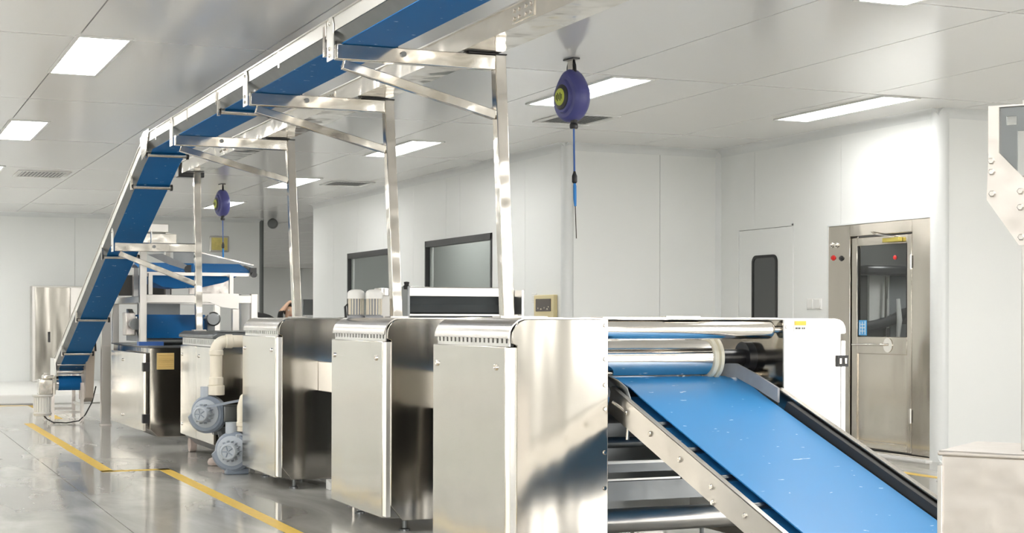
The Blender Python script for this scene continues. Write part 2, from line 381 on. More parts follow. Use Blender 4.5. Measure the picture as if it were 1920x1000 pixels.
for (x, y, r, nm) in ((X1 + 0.045, Y1 + 0.045, 0.07, 'c'), (X2 + 0.06, Y2 + 0.06, 0.085, 'd'), (XB - 0.03, YB + 0.03, 0.05, 'e')):
    struct(MB().cyl((x, y, 0), (x, y, H), r, n=28).build('trim_%d' % tn, 'cove_white' if nm != 'e' else 'grey_box')); tn += 1
struct(MB().prism([(X2, Y1, 0), (X2 - 0.05, Y1, 0), (X2, Y1 - 0.05, 0)], (0, 0, H)).build('trim_%d' % tn, 'cove_white')); tn += 1
# raised white plinth in front of the back wall
struct(MB().box(XW0, 4.6, 24.3, YB, 0, 0.14).build('trim_%d' % tn, 'paint_white', bevel=0.02)); tn += 1

# windows with black frames
for i, (a, b, z0, z1) in enumerate(WIN):
    f = MB(); fx0, fx1 = X1 - 0.012, X1 + 0.07
    f.box(fx0, fx1, a, b, z1 - 0.085, z1).box(fx0, fx1, a, b, z0, z0 + 0.05).box(fx0, fx1, a, a + 0.045, z0, z1).box(fx0, fx1, b - 0.045, b, z0, z1)
    fr = struct(f.build('window_%d' % (i + 1), 'plastic_black', bevel=0.003))
    MB().box(X1 + 0.03, X1 + 0.036, a + 0.045, b - 0.045, z0 + 0.05, z1 - 0.085).build('pane', 'window_glass', fr)
    MB().box(X1 + 0.045, X1 + 0.06, b - 0.16, b - 0.05, z0 + 0.05, z1 - 0.085).build('blind_rail', 'cove_white', fr)

# ------------------------------------------------------------------ stainless air shower door (door_1)
xd = X2 - 0.012
d1 = MB()
d1.box(xd, X2 + 0.09, 12.85, 13.22, 0.04, 2.25).box(xd, X2 + 0.09, Y2 + 0.02, 11.87, 0.04, 2.25).box(xd, X2 + 0.09, 11.87, 12.85, 2.13, 2.25).box(xd, X2 + 0.09, Y2 + 0.02, 13.22, 0.0, 0.03)
D1 = struct(d1.build('door_1', 'steel_air_shower', bevel=0.006))
MB().box(xd - 0.004, xd + 0.02, 13.215, 13.235, 0, 2.262).box(xd - 0.004, xd + 0.02, Y2 + 0.02, 13.235, 2.25, 2.265).build('casing', 'cove_white', D1)
leaf = MB(); lx0, lx1 = X2 - 0.004, X2 + 0.04
leaf.box(lx0, lx1, 12.74, 12.83, 0.05, 2.115).box(lx0, lx1, 11.885, 11.955, 0.05, 2.115).box(lx0, lx1, 11.955, 12.74, 2.03, 2.115).box(lx0, lx1, 11.955, 12.74, 0.97, 1.14).box(lx0, lx1, 11.955, 12.74, 0.05, 0.12)
LF = leaf.build('door_leaf', 'steel_air_shower', D1, bevel=0.006)
MB().box(lx0 + 0.014, lx1, 11.95, 12.745, 0.115, 0.975).build('kick_panel', 'steel_air_shower', LF)
MB().box(lx0 + 0.016, lx1 - 0.01, 11.95, 12.745, 1.135, 2.035).build('pane', 'shower_glass', LF)
MB().box(lx0 + 0.004, lx0 + 0.015, 12.725, 12.745, 1.14, 2.03).box(lx0 + 0.004, lx0 + 0.015, 11.955, 11.97, 1.14, 2.03).build('glazing_bead', 'rubber_black', LF)
hd = MB(); hd.tube([(lx0, 12.74, 1.06), (lx0 - 0.055, 12.74, 1.06), (lx0 - 0.06, 12.72, 1.06), (lx0 - 0.06, 12.32, 1.065), (lx0 - 0.055, 12.30, 1.065), (lx0, 12.30, 1.065)], 0.012)
hd.lathe([(0, 0), (0.07, 0), (0.07, 0.006), (0, 0.006)], (lx0, 12.24, 1.06), (-1, 0, 0), 28)
hd.build('handle', 'steel_polished', LF)
nt = MB().box(lx0 + 0.010, lx0 + 0.016, 12.60, 12.73, 1.15, 1.30).build('notice', 'notice_blue', LF)
for (a, b, c, d) in ((12.615, 12.625, 1.16, 1.29), (12.66, 12.67, 1.165, 1.285), (12.70, 12.71, 1.16, 1.28), (12.615, 12.71, 1.222, 1.23), (12.63, 12.71, 1.19, 1.196), (12.625, 12.69, 1.255, 1.262)):
    MB().box(lx0 + 0.008, lx0 + 0.011, a, b, c, d).build('print_stroke', 'notice_white', nt)
cl = MB().box(lx0 - 0.045, lx0, 12.02, 12.28, 2.045, 2.09).build('door_closer', 'brass_lock', LF, bevel=0.008)
MB().bar((lx0 - 0.03, 12.1, 2.095), (lx0 - 0.10, 12.30, 2.125), 0.02, 0.008).bar((lx0 - 0.10, 12.30, 2.125), (xd - 0.01, 12.48, 2.16), 0.02, 0.008).build('closer_arm', 'steel_polished', cl)
for z in (1.85, 0.40):
    MB().cyl((lx0 - 0.012, 11.878, z - 0.07), (lx0 - 0.012, 11.878, z + 0.07), 0.013, n=14).box(lx0 - 0.008, lx0, 11.85, 11.91, z - 0.06, z + 0.06).build('hinge', 'steel_polished', LF)
MB().lathe([(0, 0), (0.022, 0), (0.022, 0.008), (0.014, 0.016), (0, 0.018)], (lx0 + 0.014, 12.15, 1.90), (-1, 0, 0), 16).build('indicator_lamp', 'red_plastic', LF)
for (y, z, mt) in ((13.13, 1.93, 'red_plastic'), (12.99, 1.92, 'plastic_black'), (13.15, 2.06, 'steel_polished'), (13.07, 2.055, 'steel_polished')):
    MB().lathe([(0, 0), (0.028, 0), (0.028, 0.006), (0.018, 0.008), (0.018, 0.022), (0.012, 0.026), (0, 0.026)], (xd, y, z), (-1, 0, 0), 18).build('push_button', mt, D1)
MB().box(X2 - 0.10, X2 + 0.10, 11.55, 13.25, 0.0, 0.012).build('threshold', 'paint_white', D1)
cb = MB(); cx1 = X2 + 1.35
cb.box(X2 + 0.10, cx1, 13.22, 13.26, 0, 2.30).box(X2 + 0.12, cx1, Y2 + 0.12, Y2 + 0.16, 0, 2.30).box(X2 + 0.10, cx1, Y2 + 0.12, 13.26, 2.26, 2.30).box(cx1, cx1 + 0.04, Y2 + 0.12, 13.26, 0, 2.30)
CB = cb.build('chamber', 'chamber_grey', D1)
MB().box(9.62, 9.87, 13.19, 13.22, 1.22, 1.78).build('bright_patch', 'paint_white', CB)  # white paint carries the brightness of a lit window beyond
MB().box(9.88, 10.16, 13.20, 13.22, 1.36, 1.76).box(9.90, 10.16, 13.20, 13.22, 1.12, 1.26).build('inner_panel', 'guide_grey', CB)
MB().tube([(9.76, 13.12, 1.05), (9.765, 13.11, 1.4), (9.78, 13.12, 1.80)], 0.018, 10).build('pole', 'steel_polished', CB)
MB().tube([(9.46, 13.12, 1.22), (9.66, 13.12, 1.25), (9.85, 13.12, 1.30), (10.0, 13.12, 1.37), (10.25, 13.12, 1.42)], 0.055, 14).build('hose', 'rubber_black', CB)
MB().tube([(9.46, 13.08, 1.04), (9.7, 13.08, 1.05), (9.95, 13.08, 1.07), (10.25, 13.08, 1.06)], 0.04, 14).build('hose', 'rubber_black', CB)
MB().box(9.46, 10.3, 13.02, 13.21, 1.76, 1.86).build('air_duct', 'plastic_black', CB, bevel=0.03)
MB().tube([(9.87, 13.05, 1.10), (9.885, 13.04, 1.30), (9.875, 13.05, 1.52)], [0.02, 0.03, 0.02], 10).build('grab_rail', 'paint_white', CB)
MB().box(X2 + 0.55, X2 + 0.75, 12.0, 12.9, 2.245, 2.26).build('chamber_fill_lamp', 'light_diffuser', CB)  # added lamp, out of sight, brightening the chamber behind the glass

# white flush door with a rounded window (door_2)
D2 = struct(MB().box(X2 + 0.002, X2 + 0.05, 13.906, 14.964, 0.006, 2.294).build('door_2', 'wall_white', bevel=0.004))
def round_rect(y0, y1, z0, z1, r, n=6):
    pts = []
    for cy, cz, a in ((y1 - r, z1 - r, 0), (y0 + r, z1 - r, 90), (y0 + r, z0 + r, 180), (y1 - r, z0 + r, 270)):
        for k in range(n + 1): t = math.radians(a + 90 * k / n); pts.append((cy + r * math.cos(t), cz + r * math.sin(t)))
    return pts
def ring_x(mb, outer, inner, x0, x1):
    n = len(outer); vs = [(x0, *p) for p in outer] + [(x0, *p) for p in inner] + [(x1, *p) for p in outer] + [(x1, *p) for p in inner]; fs = []
    for i in range(n):
        j = (i + 1) % n
        fs += [(i, j, n + j, n + i), (2*n + i, 3*n + i, 3*n + j, 2*n + j), (i, 2*n + i, 2*n + j, j), (n + i, n + j, 3*n + j, 3*n + i)]
    return mb.add(vs, fs)
wf = ring_x(MB(), round_rect(14.177, 14.681, 1.00, 2.008, 0.08), round_rect(14.207, 14.651, 1.03, 1.978, 0.055), X2 - 0.012, X2 + 0.01).build('window_frame', 'rubber_black', D2)
MB().prism([(X2 - 0.004, *p) for p in round_rect(14.207, 14.651, 1.03, 1.978, 0.055)], (0.006, 0, 0)).build('pane', 'door_glass', wf)
MB().tube([(X2, 13.98, 1.05), (X2 - 0.05, 13.98, 1.05), (X2 - 0.05, 14.10, 1.05)], 0.01).build('handle', 'steel_polished', D2)
MB().box(X2 - 0.004, X2, 13.875, 13.90, 0, 2.32).box(X2 - 0.004, X2, 14.97, 14.995, 0, 2.32).box(X2 - 0.004, X2, 13.875, 14.995, 2.30, 2.32).build('casing', 'wall_white', D2)

# ------------------------------------------------------------------ ceiling lights
LW, LL = 0.335, 1.68
g_l = 'rectangular ceiling light panels'
lt = thing('ceiling_light', 'x', 'ceiling light', (0, 0, H), g_l)
f = MB(); e = 0.03
f.box(-e, LW + e, -e, 0, H - 0.012, H).box(-e, LW + e, LL, LL + e, H - 0.012, H).box(-e, 0, 0, LL, H - 0.012, H).box(LW, LW + e, 0, LL, H - 0.012, H)
f.build('frame', 'paint_white', lt, bevel=0.003)
MB().box(0, LW, 0, LL, H - 0.008, H).build('diffuser', 'light_diffuser', lt)
spots = [(1.435, 10.95, 'large bright ceiling light panel at the upper left, over the yellow floor line'),
         (1.435, 15.85, 'bright ceiling light panel at the left edge, second over the yellow floor line'),
         (1.435, 20.72, 'ceiling light panel cut off by the left edge, beside the slatted vent'),
         (5.595, 11.05, 'bright ceiling light panel right behind the near violet cable reel'),
         (5.595, 15.88, 'bright ceiling light panel beside the middle steel post'),
         (5.62, 20.72, 'small looking ceiling light panel crossed by the post nearest the far reel'),
         (5.66, 25.4, 'farthest ceiling light panel, behind the far violet cable reel'),
         (8.21, 11.05, 'long ceiling light panel beside the wall above the steel door')]
off = 'added ceiling light panel lighting the room from out of view'  # unseen panels, added only to light the room
spots += [(x, y, off) for x in (-2.9, 1.435, 5.595, 9.9) for y in (-3.6, 1.25, 6.1) if not (x == 5.595 and y == 6.1) ] + [(5.595, 6.1, 'ceiling light panel just touching the top edge of the view')]
spots += [(x, y, off) for x in (-5.2, -0.75) for y in (-3.6, 1.25, 6.1, 10.95, 15.85, 20.72, 25.4)] + [(3.4, -3.6, off), (3.4, 1.25, off), (7.7, -3.6, off), (7.7, 1.25, off), (7.7, 5.2, off)]
spots += [(-2.9, y, off) for y in (10.95, 15.85, 20.72, 25.4)] + [(12.2, 6.1, off), (12.2, 1.25, off), (11.2, 30.5, off), (11.4, 34.5, off), (14.2, 39.5, off), (17.6, 46.0, off), (17.6, 53.0, off), (8.0, 40.0, off), (9.2, 45.0, off), (11.4, 57.0, off), (17.6, 50.0, off), (17.8, 42.0, off), (10.0, 50.0, off), (10.6, 55.5, off), (8.05, 18.0, off), (8.05, 21.5, off), (1.435, 25.6, off)]
for i, (x, y, lb) in enumerate(spots):
    o = lt if i == 0 else copy_tree(lt)
    o.location = (x, y, H); o['label'] = lb

# ceiling vents
def vent(x0, x1, y0, y1, label):
    t = thing('ceiling_vent', label, 'vent', ((x0 + x1) / 2, (y0 + y1) / 2, H), 'slatted ceiling vents')
    z = H - 0.012
    MB().box(x0, x1, y0, y0 + 0.06, z, H).box(x0, x1, y1 - 0.06, y1, z, H).box(x0, x0 + 0.06, y0 + 0.06, y1 - 0.06, z, H).box(x1 - 0.06, x1, y0 + 0.06, y1 - 0.06, z, H).build('frame', 'paint_white', t, bevel=0.004)
    MB().box(x0 + 0.05, x1 - 0.05, y0 + 0.05, y1 - 0.05, H - 0.002, H).build('backing', 'guide_grey', t)
    n = 12; sm = MB().prism([(-0.016, 0, -0.009), (-0.013, 0, -0.011), (0.016, 0, -0.001), (0.013, 0, 0.001)], (0, y1 - y0 - 0.12, 0)).mesh('slat', 'paint_white')
    for k in range(n): inst('slat', sm, t, (x0 + 0.06 + (x1 - x0 - 0.12) * (k + 0.5) / n, y0 + 0.06, H - 0.002))
vent(2.0, 2.68, 21.2, 22.1, 'white slatted ceiling vent at the far left')
vent(6.13, 6.74, 13.15, 13.88, 'white slatted ceiling vent below and behind the near violet reel')
vent(6.2, 6.83, 20.95, 21.65, 'white slatted ceiling vent near the top of the long right wall')

# yellow floor lines
yl = MB(); z = 0.0015
yl.box(1.945, 2.05, 13.38, 19.85, 0, z).box(1.945, 2.52, 13.36, 13.47, 0, z).box(2.42, 2.52, 3.0, 13.47, 0, z)
tag(yl.build('floor_line', 'line_yellow'), 'yellow painted line stepping along the floor beside the machines', 'floor line')
yl = MB().box(-4, 2.5, 23.9, 24.0, 0, z).box(2.4, 2.5, 20.6, 24.0, 0, z)
tag(yl.build('floor_line', 'line_yellow'), 'yellow painted line at the foot of the far white plinth', 'floor line')
yl = MB().box(8.2, 8.3, 3, 15, 0, z)
tag(yl.build('floor_line', 'line_yellow'), 'yellow painted line on the floor in front of the steel door', 'floor line')

# ------------------------------------------------------------------ sheeting machines
def arc(cx, cz, r, a0, a1, n=6): return [(cx + r * math.cos(math.radians(a0 + (a1 - a0) * k / n)), cz + r * math.sin(math.radians(a0 + (a1 - a0) * k / n))) for k in range(n + 1)]
def slotted_x(x0, x1, y0, y1, z0, z1, n, frac=0.4):
    mb = MB(); h = z1 - z0; mb.box(x0, x1, y0, y1, z0, z0 + h * 0.2).box(x0, x1, y0, y1, z1 - h * 0.2, z1)
    p = (y1 - y0) / n; g = p * frac
    for k in range(n + 1):
        a = y0 + k * p - (p - g) / 2; mb.box(x0, x1, max(y0, a), min(y1, a + p - g), z0 + h * 0.2, z1 - h * 0.2)
    return mb
ZH = 1.225
def machine(y0, L, label, near=False):
    t = thing('sheeting_machine', label, 'machine', (3.75, y0 + L / 2, 0), 'stainless sheeting machines in a row')
    y1 = y0 + L
    # left cabinet
    MB().box(3.0, 3.47, y0 + 0.015, y1 - 0.015, 0.09, 1.285).build('cabinet_body', 'steel_sheet', t)
    top = arc(3.06, 1.215, 0.085, 180, 90)
    poly = [(3.0, 0.17), (3.075, 0.075), (3.50, 0.075), (3.50, 1.30)] + top[::-1] + [(2.975, 1.18), (3.0, 1.17)]
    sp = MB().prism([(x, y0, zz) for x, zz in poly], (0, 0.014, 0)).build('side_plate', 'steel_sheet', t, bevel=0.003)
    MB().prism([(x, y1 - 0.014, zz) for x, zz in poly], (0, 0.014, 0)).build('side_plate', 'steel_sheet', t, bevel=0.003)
    a2 = arc(3.06, 1.205, 0.103, 180, 90, 8); a3 = arc(3.06, 1.205, 0.096, 90, 180, 8)
    MB().prism([(x, y0 + 0.012, zz) for x, zz in a2 + [(3.5, 1.308), (3.5, 1.301)] + a3], (0, L - 0.02, 0)).build('hood', 'steel_hood', t)
    slotted_x(2.966, 2.974, y0 + 0.02, y1 - 0.04, 1.165, ZH + 0.02, 17).build('vent_panel', 'steel_white', t)
    MB().box(2.976, 2.99, y0 + 0.02, y1 - 0.04, 1.165, ZH + 0.02).build('vent_backing', 'rubber_black', t)
    dr = MB().box(2.955, 2.985, y0 + 0.045, y1 + 0.01, 0.09, 1.165).build('door', 'steel_door', t, bevel=0.006)
    MB().box(2.972, 3.0, y0 + 0.012, y0 + 0.05, 0.10, 1.16).build('door_jamb', 'steel_white', t)
    for yy in (y0 + 0.16, y1 - 0.06): inst('lock_screw', SCREW_LOCK, dr, (2.955, yy, 1.06))
    # right cabinet, mirrored
    mir = lambda pl: [(4.54 + (3.5 - x) * 0.72, zz) for x, zz in pl]
    MB().box(4.56, 4.88, y0 + 0.015, y1 - 0.015, 0.09, 1.285).build('cabinet_body', 'steel_sheet', t)
    pr_ = [(4.54, 0.075), (4.86, 0.075), (4.90, 0.15), (4.90, 1.215)] + [(4.90, 1.225), (4.925, 1.225), (4.93, 1.235), (4.925, 1.262), (4.912, 1.282), (4.89, 1.296), (4.865, 1.30), (4.54, 1.30)]
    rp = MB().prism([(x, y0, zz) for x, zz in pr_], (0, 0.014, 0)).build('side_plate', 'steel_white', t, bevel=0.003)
    MB().prism([(x, y0 + 0.012, zz) for x, zz in [(4.54, 1.308), (4.87, 1.308), (4.90, 1.302), (4.922, 1.288), (4.936, 1.265), (4.94, 1.232), (4.93, 1.232), (4.915, 1.27), (4.86, 1.301), (4.54, 1.301)]], (0, L - 0.02, 0)).build('hood', 'steel_hood', t)
    rd = MB().box(4.905, 4.935, y0 + 0.004, y1, 0.09, 1.19).build('door', 'steel_white', t, bevel=0.004)
    MB().box(4.87, 4.94, y0 - 0.012, y0 + 0.004, 1.05, 1.11).build('hinge', 'rubber_black', rd)
    MB().box(4.882, 4.895, y0 - 0.016, y0 - 0.011, 1.065, 1.095).box(4.915, 4.928, y0 - 0.016, y0 - 0.011, 1.065, 1.095).build('hinge_plate', 'steel_bright', rd)
    MB().box(4.54, 4.555, y0 + 0.012, y1, 0.10, 1.298).build('inner_plate', 'steel_sheet', t)
    MB().box(3.485, 3.50, y0 + 0.012, y1, 0.10, 1.298).build('inner_plate', 'steel_sheet', t)
    # feet
    for x in (3.12, 3.42, 4.6, 4.82):
        for yy in (y0 + 0.1, y1 - 0.1):
            MB().lathe([(0, 0), (0.035, 0), (0.035, 0.012), (0.014, 0.018), (0.014, 0.095), (0, 0.095)], (x, yy, 0), n=14).build('foot', 'steel_dark', t)
    # rollers between the cabinets
    MB().lathe([(0, 0), (0.05, 0), (0.05, 0.99), (0.047, 1.005), (0.04, 1.012), (0.02, 1.014), (0.02, 1.04), (0, 1.04)], (3.50, y0 + 0.085, 1.249), (1, 0, 0), 40).build('top_roller', 'steel_polished', t)
    MB().box(3.5, 4.54, y0 + 0.06, y0 + 0.20, 1.303, 1.312).box(3.86, 4.06, y0 + 0.05, y0 + 0.12, 1.303, 1.318).build('cover_strip', 'steel_bright', t)
    dm = MB().lathe([(0, 0), (0.096, 0), (0.096, 0.76), (0, 0.76)], (3.5, y0 + 0.34, 1.095), (1, 0, 0), 48).build('drum_roller', 'steel_polished', t)
    MB().lathe([(0.02, 0), (0.108, 0), (0.112, 0.006), (0.112, 0.020), (0.100, 0.024), (0.100, 0.030), (0.117, 0.034), (0.117, 0.052), (0.02, 0.056)], (4.26, y0 + 0.34, 1.095), (1, 0, 0), 48).build('flange', 'cream_plastic', dm)
    MB().cyl((4.30, y0 + 0.34, 1.095), (4.54, y0 + 0.34, 1.095), 0.045, n=24).cyl((4.49, y0 + 0.34, 1.095), (4.54, y0 + 0.34, 1.095), 0.085, n=24).build('bearing', 'plastic_black', dm)
    MB().lathe([(0, 0), (0.115, 0), (0.115, 1.04), (0, 1.04)], (3.5, y0 + 0.36, 0.865), (1, 0, 0), 40).build('lower_drum', 'steel_dark', t)
    MB().cyl((3.5, y0 + 0.10, 0.27), (4.54, y0 + 0.10, 0.27), 0.062, n=28).build('cross_tube', 'steel_rail', t)
    MB().cyl((3.5, y0 + 0.22, 0.66), (4.54, y0 + 0.22, 0.66), 0.03, n=20).build('cross_tube', 'steel_dark', t)
    MB().box(3.5, 4.54, y0 + 0.18, y0 + 0.20, 0.36, 0.46).build('cross_plate', 'steel_dark', t)
    MB().box(3.5, 4.54, y0 + 0.25, y0 + 0.32, 0.50, 0.555).build('cross_beam', 'steel_dark', t)
    MB().box(3.56, 4.0, y0 + 0.15, y0 + 0.16, 0.555, 0.568).box(3.56, 4.0, y0 + 0.15, y0 + 0.16, 0.468, 0.478).build('guide_strip', 'steel_white', t)
    MB().box(3.5, 4.54, y1 - 0.06, y1 - 0.04, 0.12, 0.92).build('dark_backing', 'steel_dark', t)  # added dark plate, its colour standing for the shade below the belt
    if near:
        for zz in (1.27, 1.10, 0.97, 0.85, 0.63, 0.45): inst('bolt', BOLT_Y, sp, (3.482, y0, zz))
        st = MB().box(4.60, 4.68, y0 - 0.002, y0, 1.235, 1.30).build('sticker', 'paint_white', rp)
        MB().box(4.604, 4.676, y0 - 0.003, y0 - 0.0015, 1.272, 1.294).build('sticker_band', 'sticker_yellow', st)
        for k, (a, b) in enumerate(((4.61, 4.622), (4.627, 4.64), (4.65, 4.656), (4.661, 4.668))): MB().box(a, b, y0 - 0.0035, y0 - 0.0015, 1.252, 1.26).build('print_mark', 'plastic_black', st)
        inst('bolt', BOLT_Y, rp, (4.556, y0, 1.262))
        # bracket on the inner plate
        MB().box(4.44, 4.54, y0 + 0.30, y0 + 0.42, 0.985, 0.997).box(4.44, 4.54, y0 + 0.41, y0 + 0.42, 0.985, 1.04).box(4.44, 4.447, y0 + 0.3, y0 + 0.42, 0.985, 1.03).build('bracket', 'steel_bright', t)
    return t
M3 = machine(6.97, 1.06, 'nearest steel sheeting machine, with polished rollers at the top of the blue belt', True)
M2 = machine(8.89, 1.11, 'middle steel sheeting machine, with two white motors on top')
M1 = machine(11.47, 1.10, 'third steel sheeting machine, beside the grey blowers and the white pipe')

# transfer conveyors between the machines
def transfer(ya, yb, label):
    t = thing('transfer_conveyor', label, 'conveyor', (3.9, (ya + yb) / 2, 0.0), 'short transfer conveyors between machines')
    MB().box(3.28, 3.31, ya, yb, 0.75, 0.975).build('side_rail', 'steel_rail', t, bevel=0.004)
    MB().box(4.50, 4.53, ya, yb, 0.75, 0.975).build('side_rail', 'steel_rail', t, bevel=0.004)
    MB().box(3.33, 4.48, ya + 0.02, yb - 0.02, 0.94, 0.955).build('belt', 'belt_blue', t)
    MB().box(3.31, 4.50, ya + 0.05, yb - 0.05, 0.76, 0.79).build('tray', 'steel_dark', t)
    for x in (3.36, 4.44): MB().box(x - 0.025, x + 0.025, (ya + yb) / 2 - 0.025, (ya + yb) / 2 + 0.025, 0, 0.76).build('leg', 'steel_rail', t)
transfer(8.035, 8.885, 'short transfer conveyor between the two nearest sheeting machines')
transfer(10.005, 11.465, 'short pale sided transfer conveyor between the middle and third machines')
transfer(12.575, 13.69, 'short transfer conveyor behind the white pipe and blowers')
tag(MB().prism([(3.33, 11.3, 0), (3.33, 11.42, 0), (3.33, 11.42, 0.075), (3.33, 11.31, 0.06)], (0.14, 0, 0)).build('floor_block', 'paint_white', bevel=0.004, org=(3.4, 11.36, 0)), 'small white wedge block on the floor under the third machine', 'block')

# ------------------------------------------------------------------ near inclined belt conveyor
def near_conveyor():
    t = thing('belt_conveyor', 'wide blue belt conveyor sloping down from the nearest machine', 'conveyor', (4.05, 6.0, 0.0))
    path = [(4.95, 0.205), (6.98, 0.902), (7.10, 0.95), (7.29, 0.992)]
    MB().sweep_yz([(3.69, -0.003), (4.415, -0.003), (4.415, 0.003), (3.69, 0.003)], path).build('belt', 'belt_blue', t)
    MB().sweep_yz([(3.568, -0.086), (4.45, -0.086), (4.45, -0.080), (3.568, -0.080)], path).build('return_belt', 'belt_blue', t)
    MB().sweep_yz([(3.80, -0.045), (4.40, -0.045), (4.40, -0.020), (3.80, -0.020)], path).build('shade_plate', 'steel_dark', t)  # plate added between the belts to keep light off the return belt
    rp = [(4.85, 0.152), (6.92, 0.862), (7.06, 0.91)]
    def rail(x0, x1, lip):
        mb = MB().sweep_yz([(x0, -0.085), (x1, -0.085), (x1, 0.05), (x0, 0.05)], rp)
        mb.sweep_yz([(min(x0, lip), 0.046), (max(x1, lip), 0.046), (max(x1, lip), 0.052), (min(x0, lip), 0.052)], rp); return mb
    L = rail(3.555, 3.561, 3.58).build('side_rail', 'steel_rail', t)
    rp = [(4.85, 0.175), (6.95, 0.895)]
    R = rail(4.50, 4.506, 4.475).build('side_rail', 'steel_hood', t)
    MB().sweep_yz([(4.425, -0.03), (4.475, -0.03), (4.475, 0.040), (4.44, 0.040)], [(5.0, 0.222), (6.80, 0.840)]).build('edge_seal', 'rubber_black', t)
    zr = lambda y: 0.850 + (y - 6.92) * 0.343
    for y, dz in ((6.87, 0.0), (6.62, 0.0), (6.33, 0.0), (6.04, 0.0), (6.03, -0.065), (5.76, 0.0), (5.70, -0.06), (5.42, 0.0), (5.12, 0.0)):
        inst('bolt', BOLT_X_BIG, L, (3.555, y, zr(y) + dz))
    for i, y in enumerate((6.72, 6.42, 6.12, 5.84, 5.5, 5.15)):
        z0 = zr(y) - 0.0
        MB().cyl((3.565, y, z0), (4.50, y, z0), 0.016, n=14).build('support_roller', 'steel_dark', t)
        MB().lathe([(0, 0), (0.022, 0), (0.022, 0.03), (0.012, 0.034), (0, 0.034)], (3.60, y, z0), (1, 0, 0), 14).box(3.60, 3.64, y - 0.012, y + 0.012, z0 - 0.03, z0).build('bearing', 'plastic_black', t)
    MB().cyl((3.60, 7.28, 0.95), (4.48, 7.28, 0.95), 0.034, n=24).build('head_roller', 'steel_bright', t)
    MB().cyl((3.60, 4.95, 0.17), (4.48, 4.95, 0.17), 0.034, n=24).build('tail_roller', 'steel_bright', t)
    # rear guide plate on the right and curved dark deflector on the left
    g = [(4.36, 7.32, 1.062), (4.385, 7.20, 1.065), (4.415, 7.05, 1.012), (4.43, 6.86, 0.945)]
    mb = MB(); vs = []; 
    for (x, y, z) in g: vs += [(x, y, z - 0.075), (x, y, z), (x + 0.012, y, z), (x + 0.012, y, z - 0.075)]
    fs = [(0, 1, 2, 3), (15, 14, 13, 12)]
    for i in range(3):
        for k in range(4): fs.append((i * 4 + k, i * 4 + (k + 1) % 4, i * 4 + 4 + (k + 1) % 4, i * 4 + 4 + k))
    mb.add(vs, fs).build('guide_plate', 'guide_grey', t)
    prof = [(3.515, 7.0, 1.02), (3.56, 6.97, 0.995), (3.60, 6.95, 0.955), (3.615, 6.94, 0.90), (3.612, 6.935, 0.86)]
    vs = []; fs = []
    for (x, y, z) in prof: vs += [(x, y, z), (x, y + 0.20, z)]
    for i in range(len(prof) - 1): fs.append((2 * i, 2 * i + 1, 2 * i + 3, 2 * i + 2))
    df = MB().add(vs, fs).build('deflector', 'steel_dark', t); s = df.modifiers.new('solid', 'SOLIDIFY'); s.thickness = 0.006
    MB().tube([(3.52, 6.96, 0.885), (3.555, 6.92, 0.85), (3.575, 6.88, 0.822), (3.568, 6.875, 0.80), (3.56, 6.875, 0.70)], 0.008, 8).build('hook_rod', 'steel_bright', t)
    for x in (3.60, 4.48):
        MB().box(x - 0.02, x + 0.02, 5.35, 5.39, 0.0, 0.28).build('leg', 'steel_rail', t)
near_conveyor()

